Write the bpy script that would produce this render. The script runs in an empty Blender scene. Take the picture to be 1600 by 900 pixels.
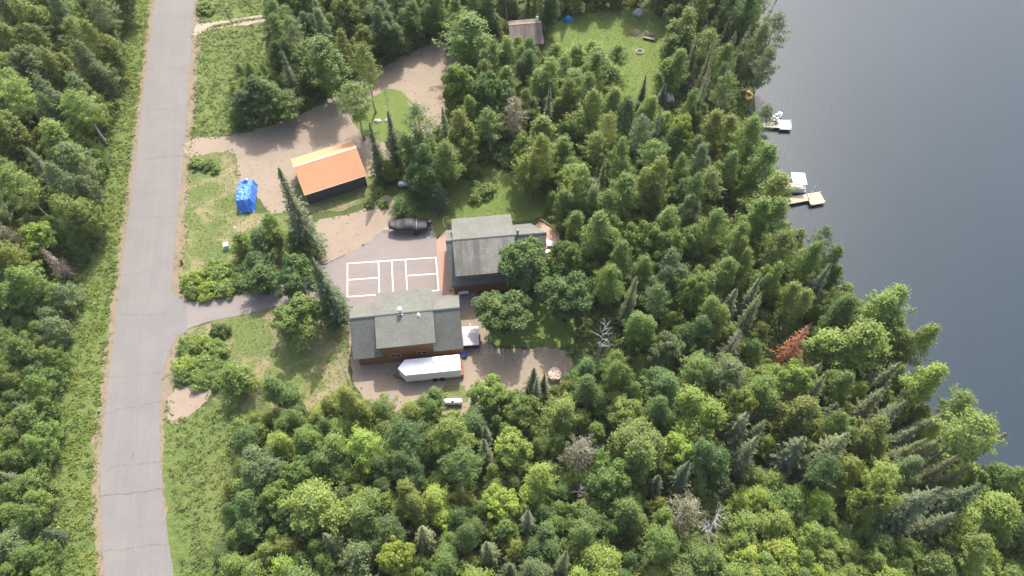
import bpy, bmesh, math, random
import numpy as np
from mathutils import Vector, Matrix, noise
from mathutils.geometry import tessellate_polygon

random.seed(11)
rng = np.random.default_rng(11)
sc = bpy.context.scene
COL = sc.collection
R = math.radians

# ------------------------------------------------------------------ survey
# the place was measured from the photograph: drone at 87 m, looking 57 deg down
F, H, DEP = 1066.0, 87.0, R(57)
cD, sD = math.cos(DEP), math.sin(DEP)
def gp(px, py, z=0.0):
    x = (px - 800) / F; y = -(py - 450) / F
    dy, dz = cD + y * sD, -sD + y * cD
    t = (z - H) / dz
    return (x * t, dy * t)
def pj(X, Y, Z):
    zf = Y * cD - (Z - H) * sD
    u = Y * sD + (Z - H) * cD
    return (800 + F * X / zf, 450 - F * u / zf)
def in_poly(P, xs, ys):
    xs = np.asarray(xs, float); ys = np.asarray(ys, float)
    r = np.zeros(xs.shape, bool); n = len(P)
    for i in range(n):
        x0, y0 = P[i]; x1, y1 = P[(i + 1) % n]
        if y0 == y1: continue
        c = ((y0 > ys) != (y1 > ys)) & (xs < (x1 - x0) * (ys - y0) / (y1 - y0) + x0)
        r ^= c
    return r
def seg_dist(P, xs, ys, closed=True):
    d = np.full(np.shape(xs), 1e9)
    n = len(P)
    for i in range(n if closed else n - 1):
        a = np.array(P[i], float); b = np.array(P[(i + 1) % n], float)
        ab = b - a; L = max(ab @ ab, 1e-9)
        t = np.clip(((xs - a[0]) * ab[0] + (ys - a[1]) * ab[1]) / L, 0, 1)
        d = np.minimum(d, np.hypot(xs - a[0] - t * ab[0], ys - a[1] - t * ab[1]))
    return d

# ------------------------------------------------------------------ materials
def new_mat(name):
    m = bpy.data.materials.new(name); m.use_nodes = True
    nt = m.node_tree
    b = nt.nodes['Principled BSDF']
    return m, nt, b
def ramp(nt, stops):
    r = nt.nodes.new('ShaderNodeValToRGB')
    el = r.color_ramp.elements
    while len(el) < len(stops): el.new(0.5)
    for e, (p, c) in zip(el, stops):
        e.position = p; e.color = (c[0], c[1], c[2], 1)
    return r
def coords(nt, scale=(1, 1, 1), rot=0):
    tc = nt.nodes.new('ShaderNodeTexCoord'); out = tc.outputs['Object']
    if rot:
        m0 = nt.nodes.new('ShaderNodeMapping'); m0.inputs['Rotation'].default_value = (0, 0, rot)
        nt.links.new(out, m0.inputs['Vector']); out = m0.outputs['Vector']
    mp = nt.nodes.new('ShaderNodeMapping'); mp.inputs['Scale'].default_value = scale
    nt.links.new(out, mp.inputs['Vector']); return mp.outputs['Vector']
def noise_node(nt, vec, scale, detail=4, rough=0.6, dist=0):
    n = nt.nodes.new('ShaderNodeTexNoise')
    n.inputs['Scale'].default_value = scale; n.inputs['Detail'].default_value = detail
    n.inputs['Roughness'].default_value = rough; n.inputs['Distortion'].default_value = dist
    nt.links.new(vec, n.inputs['Vector']); return n.outputs['Fac']
def mix(nt, fac, a, b, mode='MIX'):
    n = nt.nodes.new('ShaderNodeMix'); n.data_type = 'RGBA'; n.blend_type = mode
    if isinstance(fac, float): n.inputs[0].default_value = fac
    else: nt.links.new(fac, n.inputs[0])
    for k, v in ((6, a), (7, b)):
        if isinstance(v, tuple): n.inputs[k].default_value = (v[0], v[1], v[2], 1)
        else: nt.links.new(v, n.inputs[k])
    return n.outputs[2]
def bump(nt, b, h, strength=0.4, dist=0.1):
    n = nt.nodes.new('ShaderNodeBump'); n.inputs['Strength'].default_value = strength
    n.inputs['Distance'].default_value = dist
    nt.links.new(h, n.inputs['Height']); nt.links.new(n.outputs['Normal'], b.inputs['Normal'])
def ground_mat(name, big, fine, rough=0.95, sbig=0.12, sfine=2.5, bs=0.6, bd=0.15, speck=None, mixf=0.5, extra=None, sextra=0.35):
    m, nt, b = new_mat(name)
    v = coords(nt)
    c1 = ramp(nt, big); nt.links.new(noise_node(nt, v, sbig, 6, 0.65, 0.6), c1.inputs[0])
    f2 = noise_node(nt, v, sfine, 8, 0.7)
    c2 = ramp(nt, fine); nt.links.new(f2, c2.inputs[0])
    c = mix(nt, mixf, c1.outputs[0], c2.outputs[0])
    if extra:
        e = ramp(nt, extra[0]); nt.links.new(noise_node(nt, coords(nt, (1, 1, 1), 0.4), sextra, 7, 0.7, 0.8), e.inputs[0])
        c = mix(nt, e.outputs[0], c, extra[1])
    if speck:
        e = ramp(nt, [(speck[1], (0, 0, 0)), (speck[1] + 0.06, (1, 1, 1))])
        nt.links.new(noise_node(nt, v, speck[2], 3, 0.5), e.inputs[0])
        c = mix(nt, e.outputs[0], c, speck[0])
    nt.links.new(c, b.inputs['Base Color'])
    b.inputs['Roughness'].default_value = rough; b.inputs['Specular IOR Level'].default_value = 0.2
    bump(nt, b, f2, bs, bd)
    return m
def plain(name, col, rough=0.6, metal=0.0, var=0.12, vs=3.0, bs=0.0, spec=0.4, stretch=(1, 1, 1)):
    m, nt, b = new_mat(name)
    v = coords(nt, stretch)
    f = noise_node(nt, v, vs, 6, 0.65)
    r = ramp(nt, [(0.3, tuple(c * (1 - var) for c in col)), (0.7, tuple(min(1, c * (1 + var)) for c in col))])
    nt.links.new(f, r.inputs[0]); nt.links.new(r.outputs[0], b.inputs['Base Color'])
    b.inputs['Roughness'].default_value = rough; b.inputs['Metallic'].default_value = metal
    b.inputs['Specular IOR Level'].default_value = spec
    if bs: bump(nt, b, f, bs, 0.05)
    return m
def leaf_mat(name, trans=0.46, spread=0.4, tcol=(1.45, 1.35, 0.55)):
    m, nt, b = new_mat(name)
    oi = nt.nodes.new('ShaderNodeObjectInfo'); ge = nt.nodes.new('ShaderNodeNewGeometry')
    mr = nt.nodes.new('ShaderNodeMapRange')
    mr.inputs['To Min'].default_value = 1 - spread; mr.inputs['To Max'].default_value = 1 + spread
    nt.links.new(ge.outputs['Random Per Island'], mr.inputs[0])
    comb = nt.nodes.new('ShaderNodeCombineColor')
    for k in range(3): nt.links.new(mr.outputs[0], comb.inputs[k])
    c = mix(nt, 1.0, oi.outputs['Color'], comb.outputs[0], 'MULTIPLY')
    # some leaves yellower than others
    r2 = ramp(nt, [(0.0, (1, 1, 1)), (0.82, (1, 1, 1)), (1.0, (1.35, 1.12, 0.7))])
    n = noise_node(nt, coords(nt), 0.9, 3, 0.6); nt.links.new(n, r2.inputs[0])
    r3 = ramp(nt, [(0.35, (0.90, 0.93, 0.96)), (0.65, (1.12, 1.06, 0.88))]); nt.links.new(n, r3.inputs[0])
    c = mix(nt, 1.0, c, r3.outputs[0], 'MULTIPLY')
    nt.links.new(c, b.inputs['Base Color']); b.inputs['Roughness'].default_value = 0.55
    b.inputs['Specular IOR Level'].default_value = 0.35
    t = nt.nodes.new('ShaderNodeBsdfTranslucent')
    tc = mix(nt, 1.0, c, tcol, 'MULTIPLY'); nt.links.new(tc, t.inputs['Color'])
    ms = nt.nodes.new('ShaderNodeMixShader'); ms.inputs[0].default_value = trans
    nt.links.new(b.outputs[0], ms.inputs[1]); nt.links.new(t.outputs[0], ms.inputs[2])
    out = nt.nodes['Material Output']; nt.links.new(ms.outputs[0], out.inputs['Surface'])
    return m
def weed_mat(name, stops, scale=0.25, trans=0.25, spread=0.4):
    m, nt, b = new_mat(name)
    ge = nt.nodes.new('ShaderNodeNewGeometry')
    mr = nt.nodes.new('ShaderNodeMapRange')
    mr.inputs['To Min'].default_value = 1 - spread; mr.inputs['To Max'].default_value = 1 + spread
    nt.links.new(ge.outputs['Random Per Island'], mr.inputs[0])
    comb = nt.nodes.new('ShaderNodeCombineColor')
    for k in range(3): nt.links.new(mr.outputs[0], comb.inputs[k])
    r = ramp(nt, stops); nt.links.new(noise_node(nt, coords(nt), scale, 5, 0.7, 0.5), r.inputs[0])
    c = mix(nt, 1.0, r.outputs[0], comb.outputs[0], 'MULTIPLY')
    nt.links.new(c, b.inputs['Base Color']); b.inputs['Roughness'].default_value = 0.7
    b.inputs['Specular IOR Level'].default_value = 0.25
    t = nt.nodes.new('ShaderNodeBsdfTranslucent')
    tc = mix(nt, 1.0, c, (1.4, 1.3, 0.6), 'MULTIPLY'); nt.links.new(tc, t.inputs['Color'])
    ms = nt.nodes.new('ShaderNodeMixShader'); ms.inputs[0].default_value = trans
    nt.links.new(b.outputs[0], ms.inputs[1]); nt.links.new(t.outputs[0], ms.inputs[2])
    nt.links.new(ms.outputs[0], nt.nodes['Material Output'].inputs['Surface'])
    return m

M = {}
M['earth'] = ground_mat('forest_floor', [(0.3, (0.045, 0.07, 0.022)), (0.55, (0.07, 0.095, 0.03)), (0.75, (0.10, 0.10, 0.045))],
                        [(0.3, (0.03, 0.05, 0.018)), (0.7, (0.10, 0.12, 0.04))], bd=0.3)
M['meadow'] = ground_mat('meadow', [(0.3, (0.078, 0.122, 0.032)), (0.5, (0.112, 0.152, 0.04)), (0.72, (0.175, 0.18, 0.062))],
                         [(0.3, (0.05, 0.085, 0.025)), (0.5, (0.10, 0.138, 0.038)), (0.72, (0.17, 0.18, 0.06))], sfine=1.5, bd=0.4, bs=0.9, mixf=0.6)
M['lawn'] = ground_mat('lawn', [(0.3, (0.078, 0.115, 0.028)), (0.55, (0.110, 0.143, 0.035)), (0.75, (0.147, 0.166, 0.046))],
                       [(0.3, (0.078, 0.110, 0.028)), (0.7, (0.147, 0.170, 0.046))], sfine=3.2, bd=0.12, sbig=0.16)
M['dry_lawn'] = ground_mat('dry_lawn', [(0.3, (0.075, 0.115, 0.031)), (0.6, (0.108, 0.138, 0.042))],
                         [(0.3, (0.07, 0.105, 0.029)), (0.7, (0.145, 0.156, 0.058))], sfine=2.6, bd=0.15, sbig=0.2,
                         extra=([(0.47, (0, 0, 0)), (0.62, (0.8, 0.8, 0.8))], (0.255, 0.200, 0.125)), sextra=0.22)
M['shade_lawn'] = ground_mat('green_lawn', [(0.3, (0.075, 0.122, 0.028)), (0.7, (0.12, 0.16, 0.038))],
                       [(0.3, (0.07, 0.115, 0.026)), (0.7, (0.135, 0.168, 0.045))], sfine=2.5, bd=0.12, sbig=0.2,
                       extra=([(0.55, (0, 0, 0)), (0.72, (0.6, 0.6, 0.6))], (0.24, 0.205, 0.11)))
M['gravel'] = ground_mat('gravel', [(0.3, (0.200, 0.163, 0.122)), (0.5, (0.240, 0.198, 0.148)), (0.75, (0.270, 0.226, 0.172))],
                         [(0.25, (0.145, 0.112, 0.084)), (0.5, (0.235, 0.186, 0.142)), (0.75, (0.32, 0.262, 0.205))], sfine=6, sbig=0.3, bs=0.5, bd=0.06, mixf=0.6,
                         speck=((0.10, 0.085, 0.06), 0.64, 2.2), extra=([(0.60, (0, 0, 0)), (0.74, (0.6, 0.6, 0.6))], (0.135, 0.14, 0.055)), sextra=0.6)
M['dirt'] = ground_mat('dirt', [(0.3, (0.25, 0.215, 0.165)), (0.7, (0.34, 0.29, 0.23))],
                         [(0.3, (0.20, 0.165, 0.125)), (0.7, (0.36, 0.30, 0.24))], sfine=4, sbig=0.4, bs=0.4, bd=0.08,
                         extra=([(0.52, (0, 0, 0)), (0.68, (0.7, 0.7, 0.7))], (0.11, 0.14, 0.045)), sextra=0.9)
M['path'] = ground_mat('path_soil', [(0.3, (0.092, 0.063, 0.046)), (0.7, (0.150, 0.110, 0.081))],
                         [(0.3, (0.075, 0.052, 0.037)), (0.7, (0.161, 0.121, 0.092))], sfine=4, sbig=0.5)
M['gravel_edge'] = ground_mat('gravel_edge', [(0.3, (0.161, 0.127, 0.087)), (0.7, (0.207, 0.168, 0.121))],
                         [(0.3, (0.139, 0.104, 0.069)), (0.7, (0.231, 0.190, 0.139))], sfine=4, sbig=0.4, bs=0.4, bd=0.08,
                         extra=([(0.5, (0, 0, 0)), (0.62, (0.75, 0.75, 0.75))], (0.081, 0.092, 0.032)), sextra=0.8)

def asphalt(name, base, streak_dir, wear):
    m, nt, b = new_mat(name)
    v = coords(nt)
    c1 = ramp(nt, [(0.3, tuple(x * 0.93 for x in base)), (0.7, tuple(x * 1.06 for x in base))])
    nt.links.new(noise_node(nt, v, 0.25, 6, 0.65), c1.inputs[0])
    c2 = ramp(nt, [(0.3, (0.86, 0.86, 0.86)), (0.7, (1.13, 1.12, 1.12))])
    f2 = noise_node(nt, v, 9, 6, 0.75); nt.links.new(f2, c2.inputs[0])
    c = mix(nt, 1.0, c1.outputs[0], c2.outputs[0], 'MULTIPLY')
    # long wheel-track streaks
    vs = coords(nt, (1.6, 0.05, 1), streak_dir)
    c3 = ramp(nt, [(0.3, (1 - wear, 1 - wear, 1 - wear)), (0.7, (1 + wear, 1 + wear * 0.97, 1 + wear * 0.95))])
    nt.links.new(noise_node(nt, vs, 1.0, 4, 0.6), c3.inputs[0])
    c = mix(nt, 1.0, c, c3.outputs[0], 'MULTIPLY')
    nt.links.new(c, b.inputs['Base Color']); b.inputs['Roughness'].default_value = 0.9
    b.inputs['Specular IOR Level'].default_value = 0.25
    bump(nt, b, f2, 0.25, 0.03)
    return m
M['road'] = asphalt('road_asphalt', (0.158, 0.150, 0.143), R(-12), 0.05)
M['drive'] = asphalt('driveway_asphalt', (0.190, 0.168, 0.156), R(80), 0.05)
M['line'] = plain('line_paint', (0.68, 0.68, 0.67), 0.75, var=0.16, vs=5)
M['crack'] = plain('crack_filler', (0.105, 0.095, 0.09), 0.9, var=0.2)

def shingle(name, a, bcol, streak=0.0):
    m, nt, b = new_mat(name)
    v = coords(nt)
    br = nt.nodes.new('ShaderNodeTexBrick')
    br.inputs['Scale'].default_value = 1.0
    br.inputs['Brick Width'].default_value = 0.34; br.inputs['Row Height'].default_value = 0.16
    br.inputs['Mortar Size'].default_value = 0.012; br.inputs['Mortar Smooth'].default_value = 0.4
    br.inputs['Color1'].default_value = (*a, 1); br.inputs['Color2'].default_value = (*bcol, 1)
    br.inputs['Mortar'].default_value = (a[0] * 0.6, a[1] * 0.6, a[2] * 0.6, 1)
    nt.links.new(v, br.inputs['Vector'])
    g = ramp(nt, [(0.25, (0.72, 0.72, 0.72)), (0.75, (1.25, 1.25, 1.25))])
    f = noise_node(nt, v, 4.5, 5, 0.75); nt.links.new(f, g.inputs[0])
    c = mix(nt, 1.0, br.outputs['Color'], g.outputs[0], 'MULTIPLY')
    g2 = ramp(nt, [(0.3, (0.9, 0.9, 0.9)), (0.7, (1.08, 1.09, 1.07))]); nt.links.new(noise_node(nt, v, 0.5, 4, 0.6), g2.inputs[0])
    c = mix(nt, 1.0, c, g2.outputs[0], 'MULTIPLY')
    if streak:
        vs = coords(nt, (0.75, 0.09, 0.09))
        s = ramp(nt, [(0.42, (1, 1, 1)), (0.62, (1 - streak, 1 - streak, 1 - streak))])
        nt.links.new(noise_node(nt, vs, 1.0, 4, 0.62, 0.4), s.inputs[0])
        c = mix(nt, 1.0, c, s.outputs[0], 'MULTIPLY')
    nt.links.new(c, b.inputs['Base Color']); b.inputs['Roughness'].default_value = 0.92
    b.inputs['Specular IOR Level'].default_value = 0.2
    bump(nt, b, br.outputs['Fac'], -0.35, 0.02)
    return m
M['shingle'] = shingle('grey_green_shingle', (0.158, 0.160, 0.142), (0.131, 0.134, 0.118))
M['shingle_old'] = shingle('stained_shingle', (0.176, 0.170, 0.153), (0.15, 0.146, 0.132), 0.38)
M['ridge'] = plain('ridge_shingle', (0.10, 0.11, 0.10), 0.9, var=0.2, vs=6)
M['brown_roof'] = shingle('brown_shingle', (0.20, 0.165, 0.15), (0.17, 0.14, 0.125), 0.3)
def siding(name, col, pitch=0.2):
    m, nt, b = new_mat(name)
    v = coords(nt)
    w = nt.nodes.new('ShaderNodeTexWave'); w.bands_direction = 'Z'; w.inputs['Scale'].default_value = 1 / (pitch * 3.2)
    w.inputs['Distortion'].default_value = 0.3; nt.links.new(v, w.inputs['Vector'])
    f = noise_node(nt, coords(nt, (0.5, 0.5, 6)), 1.5, 5, 0.7)
    r = ramp(nt, [(0.25, tuple(x * 0.65 for x in col)), (0.75, tuple(x * 1.3 for x in col))]); nt.links.new(f, r.inputs[0])
    nt.links.new(r.outputs[0], b.inputs['Base Color']); b.inputs['Roughness'].default_value = 0.6
    bump(nt, b, w.outputs['Fac'], 0.7, 0.06)
    return m
M['log'] = siding('orange_log_siding', (0.27, 0.115, 0.038))
M['log_dark'] = siding('weathered_log_siding', (0.22, 0.12, 0.06))
M['dark_siding'] = siding('dark_steel_siding', (0.045, 0.05, 0.062), 0.23)
M['trim'] = plain('tan_trim', (0.42, 0.32, 0.20), 0.6)
M['fascia'] = plain('dark_fascia', (0.10, 0.085, 0.07), 0.7)
M['glass'] = plain('window_glass', (0.02, 0.025, 0.03), 0.08, var=0.1, spec=0.6)
def ribbed(name, col):
    m, nt, b = new_mat(name)
    w = nt.nodes.new('ShaderNodeTexWave'); w.bands_direction = 'X'; w.inputs['Scale'].default_value = 1.05
    w.wave_profile = 'SIN'; nt.links.new(coords(nt), w.inputs['Vector'])
    f = noise_node(nt, coords(nt), 0.6, 4, 0.6)
    r = ramp(nt, [(0.3, tuple(x * 0.94 for x in col)), (0.7, tuple(x * 1.05 for x in col))]); nt.links.new(f, r.inputs[0])
    nt.links.new(r.outputs[0], b.inputs['Base Color']); b.inputs['Roughness'].default_value = 0.6
    b.inputs['Specular IOR Level'].default_value = 0.2
    bump(nt, b, w.outputs['Fac'], 0.35, 0.05)
    return m
M['orange_metal'] = ribbed('orange_ribbed_steel', (0.50, 0.26, 0.135))
M['orange_cap'] = plain('orange_ridge_steel', (0.76, 0.62, 0.46), 0.35, var=0.04)
M['white'] = plain('white_paint', (0.80, 0.80, 0.79), 0.35, var=0.05, spec=0.5)
M['white_alu'] = plain('white_aluminium', (0.74, 0.75, 0.75), 0.3, var=0.08, vs=1.2, spec=0.5)
M['silver'] = plain('brushed_aluminium', (0.55, 0.57, 0.60), 0.35, 0.8, var=0.12, vs=1.0)
M['tank'] = plain('tank_enamel', (0.70, 0.71, 0.71), 0.4, var=0.1, vs=2.0)
M['tank_grey'] = plain('tank_grey_enamel', (0.50, 0.53, 0.57), 0.4, var=0.15, vs=2.0)
M['black'] = plain('black_rubber', (0.02, 0.02, 0.021), 0.7)
M['tarp_black'] = plain('black_cover_cloth', (0.017, 0.018, 0.022), 0.6, var=0.35, vs=1.4, bs=0.8)
M['steel'] = plain('galvanised_steel', (0.32, 0.32, 0.32), 0.5, 0.6)
M['rust'] = plain('rusty_steel', (0.22, 0.09, 0.045), 0.8, var=0.3)
M['lilac'] = plain('pale_cover_vinyl', (0.33, 0.315, 0.345), 0.5, var=0.06)
M['dark_box'] = plain('dark_paint', (0.03, 0.03, 0.033), 0.5)
M['blue_plastic'] = plain('blue_plastic', (0.05, 0.14, 0.42), 0.4)
M['plank'] = plain('dock_planks', (0.42, 0.33, 0.22), 0.75, var=0.14, vs=1.5, stretch=(0.4, 5, 1), bs=0.3)
M['plank_pale'] = plain('pale_dock_planks', (0.40, 0.36, 0.31), 0.75, var=0.12, vs=1.5, stretch=(0.4, 5, 1), bs=0.3)
M['deck'] = plain('redwood_deck', (0.46, 0.30, 0.21), 0.7, var=0.15, vs=1.5, stretch=(0.5, 6, 1), bs=0.3)
M['pad'] = ground_mat('brick_red_pad', [(0.3, (0.27, 0.18, 0.13)), (0.7, (0.33, 0.225, 0.17))],
                      [(0.3, (0.25, 0.165, 0.12)), (0.7, (0.35, 0.25, 0.19))], sfine=5, sbig=0.5, bs=0.2, bd=0.03)
M['wood_grey'] = plain('weathered_wood', (0.26, 0.21, 0.17), 0.85, var=0.25, vs=4)
M['wood_red'] = plain('red_brown_wood', (0.26, 0.10, 0.075), 0.8, var=0.2)
M['split'] = plain('split_log_ends', (0.66, 0.56, 0.47), 0.85, var=0.3, vs=5, bs=0.5)
M['canvas'] = plain('beige_canvas', (0.56, 0.48, 0.43), 0.8, var=0.08)
M['grey_paint'] = plain('grey_paint', (0.34, 0.36, 0.38), 0.5)
M['yellow'] = plain('yellow_vinyl', (0.75, 0.43, 0.06), 0.5, var=0.12)
M['bark'] = plain('grey_bark', (0.13, 0.105, 0.08), 0.9, var=0.35, vs=3, stretch=(3, 3, 0.7), bs=0.5)
M['bark_pale'] = plain('pale_bark', (0.38, 0.35, 0.30), 0.85, var=0.3, vs=2.5, stretch=(1, 1, 3), bs=0.3)
M['bare'] = plain('bleached_wood', (0.33, 0.305, 0.285), 0.85, var=0.2, vs=3)
M['stone'] = plain('pale_stone', (0.46, 0.44, 0.41), 0.85, var=0.2, vs=3, bs=0.5)
M['ash'] = plain('charred_ring', (0.06, 0.055, 0.05), 0.9, var=0.4)
M['car_paint'] = plain('dark_blue_paint', (0.035, 0.045, 0.06), 0.3, spec=0.6)
M['hose'] = plain('tan_hose', (0.42, 0.27, 0.16), 0.6)
M['pedestal'] = plain('pale_green_paint', (0.48, 0.55, 0.50), 0.5)
M['leaf'] = leaf_mat('broad_leaf')
M['needle'] = leaf_mat('needle', 0.25, 0.4, (1.2, 1.15, 0.7))
M['dead_leaf'] = leaf_mat('dead_needle', 0.1, 0.4, (1, 1, 1))
M['weeds'] = weed_mat('verge_weed', [(0.30, (0.085, 0.145, 0.034)), (0.48, (0.132, 0.188, 0.040)), (0.62, (0.188, 0.225, 0.050)), (0.78, (0.245, 0.245, 0.062))])
M['grass'] = weed_mat('meadow_grass', [(0.30, (0.075, 0.122, 0.034)), (0.48, (0.115, 0.158, 0.042)), (0.60, (0.170, 0.195, 0.055)), (0.75, (0.25, 0.228, 0.085))])
M['under'] = weed_mat('undergrowth_leaf', [(0.3, (0.09, 0.135, 0.038)), (0.5, (0.13, 0.175, 0.044)), (0.7, (0.19, 0.225, 0.052))])
def tarp_mat():
    m, nt, b = new_mat('blue_tarp')
    f = noise_node(nt, coords(nt), 2.2, 5, 0.6, 1.0)
    r = ramp(nt, [(0.3, (0.02, 0.12, 0.52)), (0.6, (0.05, 0.22, 0.70)), (0.8, (0.12, 0.34, 0.80))]); nt.links.new(f, r.inputs[0])
    nt.links.new(r.outputs[0], b.inputs['Base Color']); b.inputs['Roughness'].default_value = 0.3
    b.inputs['Specular IOR Level'].default_value = 0.6
    bump(nt, b, f, 0.9, 0.25); return m
M['tarp_blue'] = tarp_mat()
def water_mat():
    m, nt, b = new_mat('lake_water')
    v = coords(nt)
    r = ramp(nt, [(0.35, (0.020, 0.034, 0.045)), (0.65, (0.023, 0.038, 0.050))])
    nt.links.new(noise_node(nt, v, 0.02, 4, 0.6), r.inputs[0])
    nt.links.new(r.outputs[0], b.inputs['Base Color'])
    b.inputs['Roughness'].default_value = 0.22; b.inputs['IOR'].default_value = 1.333
    n1 = noise_node(nt, coords(nt, (1, 2.2, 1), 0.5), 1.3, 5, 0.65, 0.4)
    bump(nt, b, n1, 0.32, 0.09); return m
M['water'] = water_mat()

# ------------------------------------------------------------------ mesh helpers
class MB:
    def __init__(s): s.v = []; s.f = []
    def add(s, vs, fs, mat=None):
        o = len(s.v)
        for p in vs:
            p = Vector(p); s.v.append(tuple(mat @ p) if mat else tuple(p))
        s.f += [tuple(i + o for i in f) for f in fs]
        return s
    def box(s, x0, x1, y0, y1, z0, z1, mat=None):
        return s.add([(x0, y0, z0), (x1, y0, z0), (x1, y1, z0), (x0, y1, z0), (x0, y0, z1), (x1, y0, z1), (x1, y1, z1), (x0, y1, z1)],
                     [(0, 3, 2, 1), (4, 5, 6, 7), (0, 1, 5, 4), (1, 2, 6, 5), (2, 3, 7, 6), (3, 0, 4, 7)], mat)
    def prism(s, prof, a, b, axis='x', mat=None):
        # prof: 2D points, extruded from a to b along the axis
        n = len(prof)
        def P(t, p): return {'x': (t, p[0], p[1]), 'y': (p[0], t, p[1]), 'z': (p[0], p[1], t)}[axis]
        vs = [P(a, p) for p in prof] + [P(b, p) for p in prof]
        fs = [tuple(range(n)), tuple(range(2 * n - 1, n - 1, -1))] + [(i, i + n, (i + 1) % n + n, (i + 1) % n) for i in range(n)]
        return s.add(vs, fs, mat)
    def tube(s, pts, rads, n=8, cap=True):
        pts = [Vector(p) for p in pts]; rings = []
        o = len(s.v)
        for i, p in enumerate(pts):
            d = (pts[min(i + 1, len(pts) - 1)] - pts[max(i - 1, 0)]).normalized()
            u = d.cross(Vector((0, 0, 1)) if abs(d.z) < 0.9 else Vector((1, 0, 0))).normalized(); w = d.cross(u)
            r = rads[i] if hasattr(rads, '__len__') else rads
            for k in range(n):
                a = 2 * math.pi * k / n
                s.v.append(tuple(p + (u * math.cos(a) + w * math.sin(a)) * r))
        for i in range(len(pts) - 1):
            for k in range(n):
                a = o + i * n + k; b = o + i * n + (k + 1) % n
                s.f.append((a, b, b + n, a + n))
        if cap:
            s.f.append(tuple(o + k for k in range(n - 1, -1, -1)))
            s.f.append(tuple(o + (len(pts) - 1) * n + k for k in range(n)))
        return s
    def lathe(s, prof, n=20, mat=None):
        vs = []; fs = []
        for r, z in prof:
            for k in range(n):
                a = 2 * math.pi * k / n; vs.append((r * math.cos(a), r * math.sin(a), z))
        for i in range(len(prof) - 1):
            for k in range(n):
                a = i * n + k; b = i * n + (k + 1) % n
                fs.append((a, b, b + n, a + n))
        fs.append(tuple(range(n - 1, -1, -1))); fs.append(tuple((len(prof) - 1) * n + k for k in range(n)))
        return s.add(vs, fs, mat)
    def slab(s, a, b, c, d, th):
        # quad a,b,c,d seen from above (ccw), given thickness downwards
        a, b, c, d = map(Vector, (a, b, c, d))
        dn = Vector((0, 0, -th))
        return s.add([a, b, c, d, a + dn, b + dn, c + dn, d + dn],
                     [(0, 1, 2, 3), (7, 6, 5, 4), (0, 4, 5, 1), (1, 5, 6, 2), (2, 6, 7, 3), (3, 7, 4, 0)])
    def build(s, name, mat, parent=None, smooth=False, bevel=0.0):
        me = bpy.data.meshes.new(name); me.from_pydata(s.v, [], s.f); me.update()
        bm = bmesh.new(); bm.from_mesh(me); bmesh.ops.recalc_face_normals(bm, faces=bm.faces[:]); bm.to_mesh(me); bm.free()
        if smooth: me.polygons.foreach_set('use_smooth', [True] * len(me.polygons))
        me.materials.append(mat)
        o = bpy.data.objects.new(name, me); COL.objects.link(o)
        if parent: o.parent = parent
        if bevel:
            md = o.modifiers.new('soft_edge', 'BEVEL'); md.width = bevel; md.segments = 2; md.limit_method = 'ANGLE'
        return o
def tag(o, label, cat, group=None):
    o['label'] = label; o['category'] = cat
    if group: o['group'] = group
    return o
def empty(name, loc, rz=0, label=None, cat=None, group=None):
    o = bpy.data.objects.new(name, None); COL.objects.link(o)
    o.empty_display_size = 0.3
    o.location = (loc[0], loc[1], loc[2] if len(loc) > 2 else 0); o.rotation_euler = (0, 0, rz)
    if label: tag(o, label, cat, group)
    return o
def struct(o): o['kind'] = 'structure'; return o
def quads_mesh(name, c, n, s, asp=0.55, tang=None):
    """many leaf-sized four-cornered blades: centres, normals, sizes"""
    N = len(c)
    if tang is None: tang = rng.normal(size=(N, 3))
    n = n / np.linalg.norm(n, axis=1, keepdims=True)
    t = tang - (tang * n).sum(1, keepdims=True) * n
    t /= np.linalg.norm(t, axis=1, keepdims=True) + 1e-9
    b = np.cross(n, t); s = np.asarray(s).reshape(-1, 1)
    v = np.empty((N, 4, 3)); v[:, 0] = c - t * s; v[:, 1] = c + b * s * asp + n * s * 0.12; v[:, 2] = c + t * s; v[:, 3] = c - b * s * asp + n * s * 0.12
    me = bpy.data.meshes.new(name)
    me.vertices.add(N * 4); me.vertices.foreach_set('co', v.reshape(-1).astype(np.float32))
    me.loops.add(N * 4); me.loops.foreach_set('vertex_index', np.arange(N * 4, dtype=np.int32))
    me.polygons.add(N); me.polygons.foreach_set('loop_start', np.arange(0, N * 4, 4, dtype=np.int32))
    me.polygons.foreach_set('loop_total', np.full(N, 4, np.int32))
    me.update(calc_edges=True); me.validate()
    return me

# ------------------------------------------------------------------ ground, lake
shore_px = [(1188, 0), (1181, 60), (1178, 120), (1182, 190), (1184, 250), (1192, 300), (1222, 350), (1285, 425), (1340, 490), (1386, 556), (1450, 640), (1505, 712), (1556, 752), (1660, 800)]
shore = [gp(x, y, -0.8) for x, y in shore_px]
shore = [(shore[0][0] + 6, 700.0)] + [(shore[0][0] + 3, 200.0)] + shore + [(130.0, 30.0), (700.0, 10.0)]
lake_poly = shore + [(700.0, 700.0)]
def lake_sd(xs, ys):
    d = seg_dist(shore, xs, ys, False)
    return np.where(in_poly(lake_poly, xs, ys), d, -d)   # + over water
gx = np.concatenate([np.linspace(-1500, -130, 16)[:-1], np.arange(-130, 131, 1.5), np.linspace(132, 1500, 20)])
gy = np.concatenate([np.linspace(-600, -30, 10)[:-1], np.arange(-30, 200, 1.5), np.linspace(202, 1500, 20)])
GX, GY = np.meshgrid(gx, gy)
sd = lake_sd(GX, GY)
def ground_z(sdv): return np.where(sdv < -3.5, 0.0, -np.clip((sdv + 3.5) / 3.5, 0, 3) ** 1.2 * 0.95)
GZ = ground_z(sd)
nx, ny = len(gx), len(gy)
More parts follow.
